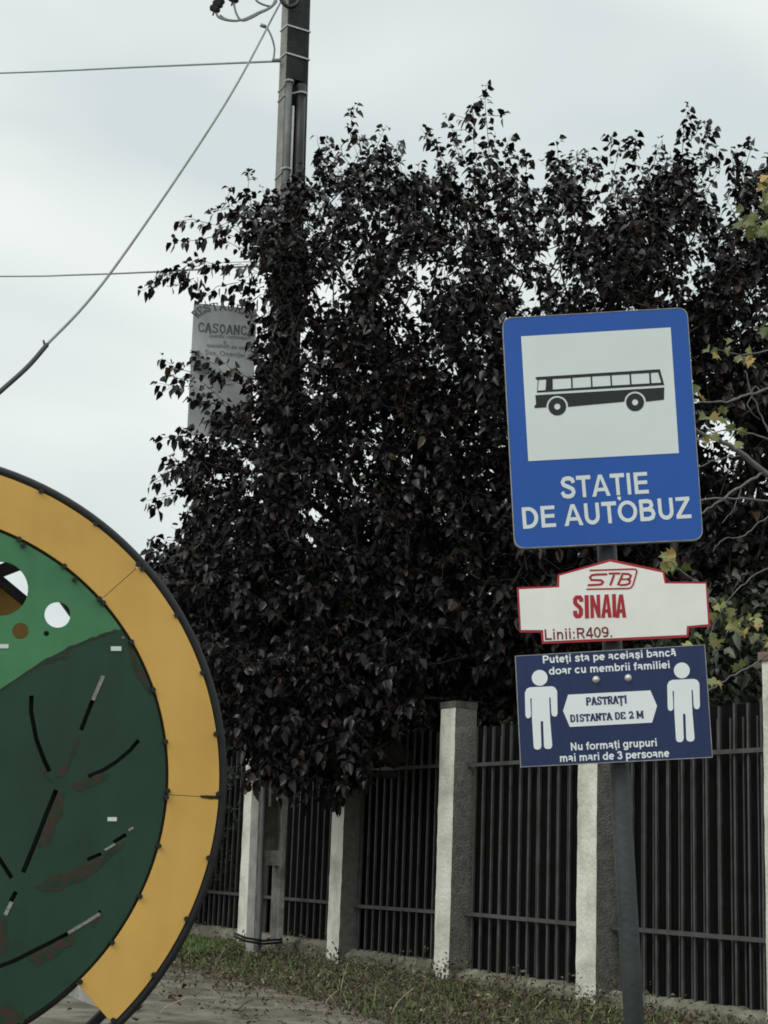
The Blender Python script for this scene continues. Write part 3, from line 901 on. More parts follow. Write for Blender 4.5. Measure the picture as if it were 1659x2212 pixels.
# slab-serif capitals drawn stroke by stroke: unit box, x 0..1, z 0..1
SERIF = {
 'P': [[(.22,0),(.22,1)],[(.22,.93),(.62,.93),(.82,.84),(.82,.58),(.62,.48),(.22,.48)]],
 'A': [[(.14,0),(.5,1)],[(.5,1),(.86,0)],[(.27,.32),(.73,.32)]],
 'S': [[(.82,.72),(.76,.92),(.4,.95),(.2,.80),(.26,.60),(.70,.44),(.82,.24),(.62,.06),(.28,.06),(.18,.30)]],
 'T': [[(.5,0),(.5,1)],[(.06,.92),(.94,.92)],[(.08,.70),(.08,.96)],[(.92,.70),(.92,.96)]],
 'R': [[(.22,0),(.22,1)],[(.22,.93),(.62,.93),(.80,.84),(.80,.62),(.62,.52),(.22,.52)],[(.5,.52),(.84,.02)]],
 'I': [[(.5,0),(.5,1)]],
 'D': [[(.22,0),(.22,1)],[(.22,.93),(.58,.93),(.82,.76),(.82,.24),(.58,.07),(.22,.07)]],
 'N': [[(.2,0),(.2,1)],[(.2,.96),(.8,.04)],[(.8,0),(.8,1)]],
 'E': [[(.24,0),(.24,1)],[(.24,.93),(.84,.93)],[(.24,.07),(.86,.07)],[(.24,.5),(.62,.5)],[(.82,.72),(.82,.98)],[(.84,.02),(.84,.3)]],
 'M': [[(.14,0),(.14,1)],[(.14,.97),(.5,.2)],[(.5,.2),(.86,.97)],[(.86,0),(.86,1)]],
 '2': [[(.18,.72),(.3,.93),(.66,.93),(.80,.74),(.72,.5),(.2,.08)],[(.14,.07),(.84,.07)],[(.82,.02),(.82,.28)]],
 ',': [[(.52,-.12),(.44,-.32)]],
}
SERIF['C'] = [[(.84,.70),(.72,.90),(.5,.95),(.26,.82),(.16,.5),(.26,.18),(.5,.05),(.74,.1),(.86,.3)]]
SERIF['O'] = [[(.5,.95),(.26,.82),(.16,.5),(.26,.18),(.5,.05),(.74,.18),(.84,.5),(.74,.82),(.5,.95)]]
SERIF['U'] = [[(.2,1),(.2,.3),(.34,.07),(.62,.07),(.78,.3),(.78,1)]]
FEET = {'P': [(.22,0)], 'A': [(.14,0),(.86,0)], 'T': [(.5,0)], 'R': [(.22,0),(.86,0)], 'I': [(.5,0),(.5,.93)], 'N': [(.2,0),(.2,.93),(.8,.93)], 'M': [(.14,0),(.86,0),(.14,.93),(.86,.93)]}
WID = {'I': .62, 'M': 1.15, ' ': .45}
def slab_text(parent, body, A, B, h, matl, y, fat=1.15, arcf=None):
    A, B = Vector(A), Vector(B)
    tot = sum(WID.get(c, .92) for c in body if c != ',')
    d = B - A; w = d.length / tot; d.normalize(); n = Vector((-d.y, d.x))
    mb = MB()
    x = 0
    lay = 0
    for c in body:
        if c == ' ':
            x += WID[' ']; continue
        cw = WID.get(c, .92)
        ox = x - cw if c == ',' else x
        segs = list(SERIF[c]) + [[(fx - .2 / cw * .9, fz + .035), (fx + .2 / cw * .9, fz + .035)] for fx, fz in FEET.get(c, [])]
        for i, sg in enumerate(segs):
            pts = [A + d * ((ox + p[0] * cw) * w) + n * (p[1] * h) if arcf is None else arcf((ox + p[0] * cw) / tot, p[1] * h) for p in sg]
            ver = abs(sg[0][0] - sg[-1][0]) < abs(sg[0][1] - sg[-1][1])
            wd_ = (.2 if ver else .12) * h * fat
            if len(sg) > 2: wd_ = .16 * h * fat
            yy = y - .00006 * i
            mb.plate([stroke(pts, wd_)], yy, y + .0008)
        if c != ',': x += cw
    return mb.build('lettering', matl, parent)
slab_text(cv, 'PASTRAT,I', pl3(602, 999), pl3(843, 986), 44 * px, M['navy'], -.002)
slab_text(cv, 'DISTANTA DE 2 M', pl3(509, 1097), pl3(936, 1073), 41 * px, M['navy'], -.002)
for c_ in ((660, 850), (847, 840)):
    b_ = MB()
    q = pl3(*c_)
    rr = 18 * px
    prof = [(rr * 1.15, 0), (rr * 1.15, -.002), (rr * .95, -.003), (rr * .9, -.006), (rr * .6, -.009), (rr * .1, -.0105)]
    vsl, n = [], 20
    for (r_, y_) in prof:
        for j in range(n):
            a_ = 2 * math.pi * j / n
            vsl.append((q[0] + r_ * math.cos(a_), y_, q[1] + r_ * math.sin(a_)))
    fs = [(i*n+j, i*n+(j+1) % n, (i+1)*n+(j+1) % n, (i+1)*n+j) for i in range(len(prof)-1) for j in range(n)]
    fs.append(tuple(range((len(prof)-1)*n, len(prof)*n)))
    b_.add(vsl, fs)
    b_.build('bolt', M['bolt'], cv, smooth=True)
for pl_, pix in ((pl1, (700, 420)), (pl1, (730, 1330)), (pl2, (750, 420)), (pl3, (760, 900))):
    wq_ = pl_.M @ Vector((pl_(*pix)[0], 0, pl_(*pix)[1]))
    clamp((wq_ - foot).dot(dirp))

# ------------------------------------------------------------------ restaurant board on the utility pole
rb_l = on_y(404, 938, PY - .62)
rn = Vector((.20, -.98, 0)).normalized()          # the board faces the road
rtop = on_plane((419, 655), rb_l, rn)
class Board(Plane):
    def __init__(s):
        s.n = rn; s.o = rb_l; s.z = ZR
        e1 = Vector((.98, .20, 0)).normalized()
        b = (rtop - rb_l).normalized(); a = (e1 - b * e1.dot(b)).normalized()
        s.M = Matrix((a, -s.n, b)).transposed().to_4x4(); s.M.translation = s.o
        s.I = s.M.inverted()
plr = Board()
rb = empty('notice_board', plr.M)
tag(rb, 'pale grey restaurant advertising board hung on the utility pole, half hidden by purple leaves', 'sign')
bh = plr(235, 160)[1]; bw = plr(1150, 235)[0]
mb = MB(); mb.box((0, 0, 0), (bw, .03, bh)); mb.build('panel', M['board'], rb)
for z in (.12, bh - .12):
    mb = MB(); mb.box((bw - .25, .032, z - .02), (bw + .32, .06, z + .02))
    mb.build('bracket', M['strap'], rb)
def rt(body, a, b, h, bold=.0, matl='ink'): put_text(rb, 'lettering', body, plr(*a), plr(*b), h, M[matl], -.003, bold, th=.002)
a0, a1 = plr(270, 420), plr(1130, 420)
def arcw(t, Y):
    q = math.pi * (0.90 - .80 * t)
    c = ((a0[0] + a1[0]) / 2, a0[1] - .02)
    rx, rz = (a1[0] - a0[0]) / 2, .17
    nx, nz_2 = math.cos(q), math.sin(q)
    return Vector((c[0] + (rx + Y) * nx, c[1] + rz * nz_2 + Y * (.35 + .65 * nz_2)))
slab_text(rb, 'RESTAURANT', plr(270, 420), plr(1130, 420), .085, M['ink'], -.003, 1.0, arcw)
slab_text(rb, 'CASOANCA', plr(285, 575), plr(1110, 640), .104, M['ink'], -.003, .95)
rt('Specific românesc', (455, 655), (1010, 690), .042)
rt('și', (660, 745), (705, 748), .036)
rt('specialități ale casei', (420, 795), (1030, 838), .042)
rt('Șos. Olteniței', (395, 905), (970, 950), .05)
rt('Program', (480, 1205), (830, 1215), .05)
rt('Ultimul', (640, 1295), (860, 1305), .042)
rt('client', (660, 1355), (820, 1362), .036)

# ------------------------------------------------------------------ round orange and green sculpture
PSI = R(19.6)
RC = Vector((-1.766, 6.0, 1.249))
rn_ = Vector((math.sin(PSI), -math.cos(PSI), 0))
class Ring(Plane):
    def __init__(s):
        s.n = rn_; s.o = RC; s.z = Z4
        e1 = Vector((math.cos(PSI), math.sin(PSI), 0))
        s.M = Matrix((e1, -s.n, Vector((0, 0, 1)))).transposed().to_4x4(); s.M.translation = s.o
        s.I = s.M.inverted()
plg = Ring()
def q4(*p): plg.z = Z4; return plg(*p)
def q5(*p): plg.z = Z5; return plg(*p)
ring = empty('round_panel_sculpture', plg.M)
tag(ring, 'big round park sculpture with orange ring round a green leaf panel', 'sculpture')
RO, RI = 1.220, 1.010
ang = lambda p: math.atan2(p[1], p[0])
def sector(r0, r1, a0, a1, n=None):
    n = n or max(4, int(abs(a1 - a0) / R(2)))
    A = [a0 + (a1 - a0) * i / n for i in range(n + 1)]
    return [(r1 * math.cos(a), r1 * math.sin(a)) for a in A] + [(r0 * math.cos(a), r0 * math.sin(a)) for a in reversed(A)]
aS1 = ang(q4(790, 815)); aS2 = ang(q5(1255, 390)); 
e1_, e2_ = q5(510, 1620), q5(720, 1870)
aCut = (ang(e1_) + ang(e2_)) / 2
gap = .0011
cuts = [R(175), R(112), aS1, aS2, aCut]
for i in range(4):
    mb = MB()
    mb.plate([sector(RI + .008, RO, cuts[i + 1] + gap, cuts[i] - gap)], -.012, .0)
    mb.build('ring_panel', M['orange'], ring)
# rust along the lower seam
mb = MB(); mb.plate([[q5(1300, 385), q5(1352, 384), q5(1425, 388), q5(1424, 412), q5(1395, 408), q5(1380, 412), q5(1310, 402)]], -.0132, -.0122)
mb.build('rust_stain', M['rust_brown'], ring)
def hoop(name, r, y, t, n=140, mm='black', a0=0, a1=2 * math.pi):
    b = MB()
    b.tube([(r * math.cos(a0 + (a1-a0) * i / n), y, r * math.sin(a0 + (a1-a0) * i / n)) for i in range(n)], t, 10, closed=True)
    return b.build(name, M[mm], ring, smooth=True)
hoop('outer_hoop', RO + .018, .012, .021)
hoop('outer_hoop', RO + .012, .30, .021)
hoop('inner_hoop', RI + .006, .030, .018)
hoop('inner_hoop', RI + .010, .30, .021)
spm = None
for a in range(8, 368, 24):
    for r_ in (RO + .012, RI + .008):
        if spm is None:
            mb = MB(); mb.tube([(0, .025, 0), (0, .30, 0)], .012, 6)
            sp_ = mb.build('spacer', M['black'], ring); spm = sp_.data
        else:
            sp_ = bpy.data.objects.new('spacer', spm); COL.objects.link(sp_); sp_.parent = ring
        sp_.location = (r_ * math.cos(R(a)), 0, r_ * math.sin(R(a)))
for a in cuts[1:4]:                                # joint strips behind the panel seams
    mb = MB(); mb.plate([sector(RI + .02, RO - .012, a - .018, a + .018)], .0015, .006)
    mb.build('joint_strip', M['rust_brown'], ring)
# light green upper panel
arcp = [(-1250, 2100), (-500, 1800), (-150, 1610), (0, 1522), (130, 1434), (300, 1326), (450, 1246), (600, 1186), (700, 1150), (778, 1128)]
arcw_ = [q4(*p) for p in arcp]
RG = RI - .004
a_end = ang(arcw_[-1]); a_beg = ang(arcw_[0])
def rim(a0, a1, n=60): return [(RG * math.cos(a0 + (a1-a0) * i / n), RG * math.sin(a0 + (a1-a0) * i / n)) for i in range(n + 1)]
inner_arc = [p for p in arcw_ if math.hypot(*p) < RG - .004]
a_beg = ang(inner_arc[0])
# cut-outs
def circ4(c, r, n=36):
    c_, e_ = q4(*c), q4(c[0] + r, c[1])
    rr = math.hypot(e_[0] - c_[0], e_[1] - c_[1])
    return [(c_[0] + rr * math.cos(2*math.pi*i/n), c_[1] + rr * math.sin(2*math.pi*i/n)) for i in range(n)]
a_left = math.pi * 2 + a_beg if a_beg < 0 else a_beg
upper = rim(a_end, a_left, 90) + inner_arc
holes = [circ4((2, 860), 182), circ4((375, 1031), 85), circ4((132, 1137), 54), circ4((302, 1153), 18), circ4((-330, 1031), 85)]
mb = MB(); mb.plate([upper] + holes, -.006, .004)
mb.build('light_green_panel', M['green'], ring)
# dark green leaf panel with cut slots
lower = list(reversed(inner_arc)) + rim(a_left, a_end + 2 * math.pi, 120)
lower = [(p[0], p[1] - .0) for p in lower]
# vein slots: pixel runs traced in the two enlargements
slots = [
 ([q4(205, 1558), q4(201, 1660), q4(222, 1770), q5(236, 20), q5(285, 150), q5(322, 230)], 24),
 ([q4(603, 1592), q4(560, 1700), q4(528, 1785)], 24),
 ([q5(905, 25), q5(850, 88), q5(760, 165), q5(670, 222), q5(575, 262)], 22),
 ([q5(366, 350), q5(300, 510), q5(235, 680), q5(150, 888)], 26),
 ([q5(822, 640), q5(738, 692)], 20),
 ([q5(660, 765), q5(568, 805)], 20),
 ([q5(440, 1288), q5(330, 1345), q5(210, 1405), q5(85, 1468), q5(-60, 1520)], 22),
 ([q5(-40, 750), q5(5, 815), q5(76, 925)], 22),
 ([q5(104, 1014), q5(66, 1082)], 24),
 ([q5(640, 1138), q5(655, 1150)], 14),
]
pxr = (Vector(q5(200, 800)) - Vector(q5(700, 800))).length / 500
pale = [  # pale colour stands in for sky showing through the slots
 ([q4(672, 1430), q4(604, 1588)], 24), ([q5(74, 1080), q5(32, 1166)], 24), ([q5(650, 1157), q5(545, 1222), q5(444, 1283)], 20),
 ([q5(750, 702), q5(682, 742)], 14), ([q5(868, 594), q5(838, 614)], 14),
 ([q4(722, 1252), q4(790, 1252)], 30), ([q5(700, 540), q5(760, 540)], 26), ([q4(-20, 1237), q4(54, 1237)], 28), ([q4(795, 1176), q4(809, 1184)], 10)]
mb = MB(); mb.plate([lower] + [stroke(a, w * pxr * 1.25) for a, w in slots], -.006, .004)
mb.build('dark_green_panel', M['dark_green'], ring)
mb = MB(); mb.plate([[(p[0] * .985, p[1] * .985 - .012) for p in lower]], .05, .056)
mb.build('backing_panel', M['black'], ring)
for a, w in pale:
    mb = MB(); mb.plate([stroke(a, w * pxr)], -.0085, -.0065)
    mb.build('sky_gap_strip', M['kerb'] if w in (14, 20, 24, 10) else M['sign_white'], ring)
def blob(pts, sub=4, jit=.006):
    o = []
    n = len(pts)
    for i in range(n):
        a, b = Vector(pts[i]), Vector(pts[(i+1) % n])
        for j in range(sub):
            p = a.lerp(b, j / sub); o.append((p.x + random.uniform(-jit, jit), p.y + random.uniform(-jit, jit)))
    return o
rusts = [
 [q5(230, 985), q5(330, 925), q5(450, 885), q5(560, 835), q5(660, 785), q5(745, 712), q5(815, 690), q5(790, 735), q5(650, 850), q5(540, 935), q5(400, 1000), q5(280, 1005)],
 [q5(385, 360), q5(420, 370), q5(405, 520), q5(330, 640), q5(320, 690), q5(240, 730), q5(265, 660), q5(315, 520)],
 [q5(470, 315), q5(580, 275), q5(660, 240), q5(710, 240), q5(690, 290), q5(560, 345), q5(480, 350)],
 [q5(505, 5), q5(525, 12), q5(470, 150), q5(430, 250), q5(370, 275), q5(400, 210), q5(455, 110)],
 [q5(180, 1445), q5(300, 1380), q5(440, 1300), q5(485, 1300), q5(470, 1355), q5(350, 1440), q5(245, 1495)],
 [q5(0, 1775), q5(60, 1745), q5(110, 1790), q5(180, 1825), q5(150, 1870), q5(0, 1890)],
 [q4(285, 1345), q4(370, 1300), q4(455, 1272), q4(440, 1310), q4(400, 1330), q4(300, 1350)],
 [q4(835, 1212), q4(862, 1262), q4(930, 1400), q4(982, 1545), q4(965, 1530), q4(890, 1420), q4(845, 1310)],
 [q5(660, 1150), q5(655, 1185), q5(610, 1240), q5(600, 1225)],
 [q5(-20, 1200), q5(40, 1180), q5(45, 1400), q5(-10, 1420)],
 [q5(265, 180), q5(300, 250), q5(345, 290), q5(330, 300), q5(270, 240)],
]
for r_ in rusts:
    mb = MB(); mb.plate([blob(r_)], -.0072, -.0062)
    mb.build('rust_stain', M['rust'], ring)
mb = MB()
nb_ = 26
up_, dn_ = [], []
for j in range(len(arcp) - 3):
    p, q = arcp[j + 2], arcp[j + 3]
    for t in range(4):
        x, y = p[0] + (q[0]-p[0]) * t / 4, p[1] + (q[1]-p[1]) * t / 4
        if x > -120 and x < 770:
            up_.append(q4(x, y - random.uniform(2, 12))); dn_.append(q4(x, y + random.uniform(2, 15)))
mb.plate([up_ + dn_[::-1]], -.0074, -.0064)
mb.build('rust_stain', M['rust'], ring)
# back frame seen through the round cut-outs
def b4(x, y, dep=.25):
    q = plg.I @ on_plane(Z4(x, y), RC - rn_ * dep, rn_)
    return (q.x, q.z)
def bar(pts, w, dep):
    mb = MB(); mb.plate([stroke([b4(*p, dep) for p in pts], w)], dep - .02, dep + .02)
    return mb.build('back_frame', M['black'], ring)
bar([(-420, 455), (60, 855), (180, 955)], .034, .22)
bar([(180, 955), (330, 1190)], .036, .22)
bar([(-300, 860), (170, 680)], .05, .27)
bar([(385, 880), (500, 1040)], .040, .22)
mb = MB(); mb.plate([[b4(-700, 300, .30), b4(-400, 480, .30), b4(175, 975, .30), b4(262, 1160, .30), b4(240, 1420, .30), b4(-700, 1800, .30)]], .30, .31)
mb.build('back_panel', M['orange_back'], ring)
# bolts along the edges of the orange panels
bd = None
bpos = [q4(265, 226), q4(622, 438), q4(898, 702), q4(926, 734), q4(1147, 1036), q4(1316, 1410), q4(1405, 1810), q5(1420, 376), q5(1357, 793), q5(1213, 1190), q5(1000, 1555), q5(735, 1852),
        q4(122, 541), q4(150, 580), q4(415, 716), q4(485, 803), q4(645, 930), q4(670, 956), q4(853, 1210), q4(995, 1521), q5(1075, 36), q5(1090, 356), q5(1081, 398), q5(1031, 714), q5(908, 1044), q5(727, 1344), q5(518, 1600)]
for q in bpos:
    if bd is None:
        b_ = MB(); b_.tube([(0, -.010, 0), (0, -.022, 0)], .011, 6)
        bo = b_.build('bolt', M['black'], ring); bd = bo.data
    else:
        bo = bpy.data.objects.new('bolt', bd); COL.objects.link(bo); bo.parent = ring
    bo.location = (q[0], 0, q[1])
# feet
mb = MB()
for x in (-.55, .55): mb.box((x - .05, .05, -1.249), (x + .05, .26, -1.09))
mb.build('foot', M['black'], ring)

# ------------------------------------------------------------------ foliage
def unit(a): return a / np.maximum(np.linalg.norm(a, axis=1, keepdims=True), 1e-9)
def leaf_geo(P, D, Nn, Ln, Wd, curl, fold=.22):
    """P base points, D directions, Nn face normals: curved, folded leaf blades of 8 points"""
    n = len(P)
    D = unit(D); S = unit(np.cross(D, Nn)); U = np.cross(S, D)
    Z = np.zeros((n, 3)); Z[:, 2] = 1
    Ln = Ln[:, None]; Wd = Wd[:, None]; cu = curl[:, None]
    def at(t, w, f): return P + D * Ln * t - Z * Ln * cu * t * t + S * Wd * w + U * Wd * f
    V = np.stack([at(0, 0, 0), at(.34, -.5, fold), at(.34, 0, 0), at(.34, .5, fold), at(.70, -.36, fold * .7), at(.70, 0, 0), at(.70, .36, fold * .7), at(1, 0, -.05)], 1).reshape(-1, 3)
    b = (np.arange(n) * 8)[:, None]
    T = np.concatenate([b + np.array([[0, 2, 1]]), b + np.array([[0, 3, 2]]), b + np.array([[4, 5, 7]]), b + np.array([[5, 6, 7]])])
    Q = np.concatenate([b + np.array([[1, 2, 5, 4]]), b + np.array([[2, 3, 6, 5]])])
    return V, T, Q
def rays_y(u, v, Y):
    d = np.array(CF)[None] + np.array(CR)[None] * ((u - CX) / FPX)[:, None] - np.array(CU)[None] * ((v - CY) / FPX)[:, None]
    return np.array(CAM)[None] + d * (Y / d[:, 1])[:, None]

BODY = [(545, 520), (560, 470), (600, 432), (690, 380), (760, 335), (800, 320), (870, 375), (940, 405), (985, 370), (1020, 330), (1060, 320), (1090, 350), (1130, 420), (1170, 440), (1210, 360), (1270, 375), (1320, 350), (1360, 400), (1420, 400), (1500, 335), (1550, 400), (1620, 400), (1700, 370), (1850, 400), (2000, 700), (2000, 1560), (1000, 1560),
        (930, 1500), (835, 1545), (800, 1640), (740, 1700), (640, 1690), (560, 1660), (505, 1560), (470, 1480), (385, 1400), (325, 1280), (355, 1215), (425, 1150), (415, 1070), (395, 1010), (430, 965), (470, 950), (480, 900), (545, 890), (575, 800), (560, 720), (590, 660), (560, 600)]
SPRIGS = [((560, 520), (540, 372)), ((520, 500), (500, 402)), ((790, 380), (766, 228)), ((690, 420), (702, 292)), ((870, 420), (862, 305)), ((540, 520), (382, 478)), ((560, 545), (372, 520)), ((570, 565), (306, 628)),
          ((580, 600), (430, 652)), ((520, 570), (340, 590)), ((600, 500), (450, 460)), ((500, 880), (350, 772)), ((490, 880), (342, 828)), ((520, 830), (420, 768)), ((470, 960), (338, 952)), ((480, 1000), (335, 1040)), ((460, 1040), (316, 1082)),
          ((480, 1010), (362, 1012)), ((560, 880), (470, 770)), ((600, 860), (505, 790)), ((440, 1200), (322, 1196)), ((450, 1260), (330, 1240)), ((600, 640), (520, 640)), ((640, 720), (540, 690)), ((660, 760), (565, 770)),
          ((1010, 430), (908, 276)), ((1015, 390), (962, 246)), ((1065, 420), (1050, 180)), ((1045, 400), (1018, 225)), ((1080, 420), (1104, 290)), ((1100, 430), (1140, 330)), ((1200, 450), (1203, 300)), ((1330, 420), (1312, 292)), ((1280, 430), (1270, 320)),
          ((1480, 420), (1490, 228)), ((1500, 400), (1520, 262)), ((1520, 420), (1548, 322)), ((1400, 420), (1372, 290)), ((1420, 430), (1432, 300)), ((1570, 440), (1592, 322)), ((1600, 440), (1628, 300)), ((1640, 460), (1668, 330)),
          ((700, 470), (640, 380)), ((640, 520), (600, 440)), ((820, 420), (800, 300)), ((900, 470), (930, 390)), ((760, 400), (735, 310)),
          ((600, 1600), (540, 1700)), ((700, 1620), (728, 1745)), ((760, 1580), (790, 1680)), ((640, 1600), (640, 1710)), ((560, 1500), (490, 1590)), ((470, 1430), (480, 1560))]

def sample_shoots(n):
    u = rng.uniform(300, 1960, n * 5); v = rng.uniform(300, 1720, n * 5)
    k = in_poly_np(u, v, BODY)
    # the crowns are thinner towards their tops and on the right
    w = np.full(len(u), 1.0)
    thin = (v < 760) & (u < 1150)
    w[thin] = .72
    w[(v < 1100) & (u > 1150)] = .78
    w[(v < 520)] = .46
    w[(v >= 520) & (v < 640)] *= .85
    w[(u > 535) & (u < 585) & (v > 1130) & (v < 1660)] = .3
    w[(v > 1050) & (u < 900)] = 1.0
    w[(v > 1180) & (u > 900)] = .8
    # limbs carry their leaves in clumps with lighter gaps between
    cl = np.sin(u / 41 + 1.9 * np.sin(v / 97 + .5)) + np.sin(v / 66 + 1.7 * np.sin(u / 59) + 1) + .7 * np.sin((u * .8 + v) / 33 + 2 * np.sin(u / 120))
    up_ = np.clip((1250 - v) / 250, 0, 1)
    w *= (1 - up_) + up_ * np.clip(.84 + .36 * cl, .36, 1.25)
    k &= rng.random(len(u)) < w
    u, v = u[k][:n], v[k][:n]
    return u, v
u, v = sample_shoots(8000)
yc = 16.0 - np.clip((u - 300) / 1550, 0, 1) * 1.2
Y = yc + rng.uniform(-1.25, 1.25, len(u))
low_ = (v > 1380) & (u < 900)
Y[low_] = rng.uniform(14.3, 15.5, low_.sum())
lf = (u < 640)
Y[lf] = np.minimum(Y[lf], 16.1)
hid = (u > 900) & (v > 1440)
Y[hid] = rng.uniform(14.8, 16.6, hid.sum())
SP = rays_y(u, v, Y)
trunks = [Vector((0.55, 15.6, 0)), Vector((1.55, 15.2, 0)), Vector((3.2, 14.6, 0))]
owner = np.digitize(u + rng.normal(0, 70, len(u)), [870, 1240])
sp_b, sp_t, sp_o = [], [], []
for (b, t) in SPRIGS:
    y_ = 16.0 - np.clip((t[0] - 300) / 1550, 0, 1) * 1.2 + random.uniform(-.5, .3)
    if t[0] < 640 and t[1] < 1300: y_ = min(y_, 15.9)
    if b[1] > 1380: y_ = random.uniform(14.2, 14.9)
    sp_b.append(on_y(*b, y_)); sp_t.append(on_y(*t, y_ + random.uniform(-.25, .25)))
    sp_o.append(int(np.digitize(t[0], [870, 1240])))

def make_tree(root, k):
    tk = trunks[k]
    base = np.array(tk)
    pts = SP[owner == k]
    crown_c = pts.mean(0)
    # trunk and a few limbs
    forks = [np.array([tk.x, tk.y, z]) + rng.normal(0, .03, 3) * [1, 1, 0] for z in (0, .6, 1.2, 1.8)]
    nodes = [*forks]; par = [-1, 0, 1, 2]
    order = np.argsort(np.linalg.norm(pts - np.array([tk.x, tk.y, 1.8]), axis=1))
    nodes_np = np.array(nodes)
    dist0 = [0, .6, 1.2, 1.8]
    dist_np = np.array(dist0)
    tips = []
    sk = [np.array(q) for q, o in zip(sp_b, sp_o) if o == k]
    seq = [pts[i] for i in order] 
    seq = seq + sk
    tw_base, tw_dir, tw_len = [], [], []
    for q in seq:
        d = np.linalg.norm(nodes_np - q, axis=1)
        cost = d + .28 * dist_np + np.where(nodes_np[:, 2] > q[2] + .1, .5, 0)
        cost[:3] += 5
        j = int(np.argmin(cost))
        pj = nodes_np[j]
        segn = max(1, int(d[j] / .45))
        prev = j
        for s_ in range(1, segn + 1):
            t = s_ / segn
            p = pj + (q - pj) * t
            if s_ < segn: p = p + rng.normal(0, .04, 3)
            nodes_np = np.vstack([nodes_np, p]); par.append(prev)
            dist_np = np.append(dist_np, dist_np[prev] + d[j] / segn)
            prev = len(par) - 1
        tips.append(prev)
    nn = len(par)
    cnt = np.ones(nn)
    for i in range(nn - 1, 3, -1): cnt[par[i]] += cnt[i]
    for i in (3, 2, 1): cnt[par[i]] += cnt[i]
    rad = np.minimum(.0032 * cnt ** .48, .13)
    tm, br = MB(), MB()
    for i in range(1, nn):
        a, b = nodes_np[par[i]], nodes_np[i]
        r0, r1 = min(rad[par[i]], rad[i] * 1.35), rad[i]
        (tm if (rad[i] > .035) else br).tube([a, b], [r0, r1], 7 if rad[i] > .03 else 4, cap=False)
    # leafy shoots
    Pl, Dl = [], []
    tip_dirs = []
    for i, tnode in enumerate(tips[:len(pts)]):
        a = nodes_np[tnode]; pa = nodes_np[par[tnode]]
        d = (a - pa); d = d / (np.linalg.norm(d) + 1e-6)
        outw = a - crown_c; outw = outw / (np.linalg.norm(outw) + 1e-6)
        d = d * .5 + outw * .5 + np.array([0, 0, .45]) + rng.normal(0, .45, 3)
        d /= np.linalg.norm(d)
        ln = rng.uniform(.22, .48)
        tip_dirs.append((a - d * ln * .4, a + d * ln * .6, int(rng.integers(10, 17))))
    for (b, t, o) in zip(sp_b, sp_t, sp_o):
        if o != k: continue
        b, t = np.array(b), np.array(t)
        ln = np.linalg.norm(t - b)
        mid = (b + t) / 2 + np.array([rng.normal(0, .05), rng.normal(0, .05), .10 * ln * (1 if abs(t[0]-b[0]) > abs(t[2]-b[2]) else 0)])
        tip_dirs.append((b, mid, int(ln * 15)))
        tip_dirs.append((mid, t, int(ln * 24)))
        for _ in range(int(ln * 3.2)):                      # side shoots
            s0 = b + (t - b) * rng.uniform(.05, .75)
            dd = (t - b) / ln + rng.normal(0, .75, 3); dd /= np.linalg.norm(dd)
            tip_dirs.append((s0, s0 + dd * rng.uniform(.15, .32), int(rng.integers(6, 11))))
    P_, D_, A_ = [], [], []
    for (a, b, c) in tip_dirs:
        bend = rng.normal(0, .03, 3)
        mid = (a + b) / 2 + bend
        br.tube([a, mid, b], [.0045, .0035, .0015], 4, cap=False)
        tt = rng.uniform(.12, 1.0, c); tt[0] = 1
        ax = (b - a)[None] * tt[:, None] + a[None] + bend[None] * (1 - np.abs(2 * tt - 1))[:, None]
        axd = (b - a) / (np.linalg.norm(b - a) + 1e-6)
        rad_ = rng.normal(0, 1, (c, 3)); rad_ -= (rad_ @ axd)[:, None] * axd[None]; rad_ = unit(rad_)
        D = axd[None] * .45 + rad_ * .85 + np.array([[0, 0, -.42]]) + rng.normal(0, .2, (c, 3))
        P_.append(ax + rad_ * .012); D_.append(unit(D))
    P_ = np.concatenate(P_); D_ = np.concatenate(D_)
    n = len(P_)
    Nn = unit(rng.normal(0, .75, (n, 3)) + np.array([[0, 0, .8]]))
    Ln = rng.uniform(.055, .100, n); Wd = Ln * rng.uniform(.66, .92, n)
    V, T, Q = leaf_geo(P_ + D_ * .012, D_, Nn, Ln, Wd, rng.uniform(.15, .65, n))
    tone = np.repeat(np.clip(rng.beta(2, 2.6, n) + (rng.random(n) < .03) * .5, 0, 1), 8)
    tm.build('trunk', M['bark'], root, smooth=True)
    br.build('branches', M['bark'], root, smooth=True)
    arr_mesh('crown', V, [T, Q], M['plum'], root, tone)
    return n
tot = 0
for k, lab in enumerate(('broad purple leaved tree overhanging the two far fence posts and the notice board',
                         'purple leaved tree with the tallest top, behind the fence left of the blue sign',
                         'purple leaved tree behind the blue bus stop sign, showing many specks of sky')):
    root = empty('plum_tree')
    tag(root, lab, 'tree', 'purple leaved trees behind the fence')
    tot += make_tree(root, k)
print('leaves', tot)

def scatter_leaves(name, P, mats, parent, size, up=1.0, spread=1.0, curl=(.1, .5), aspect=(.5, .7), tone=None, flat=False):
    n = len(P)
    D = rng.normal(0, 1, (n, 3))
    if flat: D[:, 2] *= .25
    D = unit(D)
    Nn = unit(rng.normal(0, spread, (n, 3)) + np.array([[0, 0, up]]))
    Ln = rng.uniform(*size, n); Wd = Ln * rng.uniform(*aspect, n)
    V, T, Q = leaf_geo(P, D, Nn, Ln, Wd, rng.uniform(*curl, n))
    tn = rng.random(n) if tone is None else tone
    return arr_mesh(name, V, [T, Q], mats, parent, np.repeat(tn, 8))

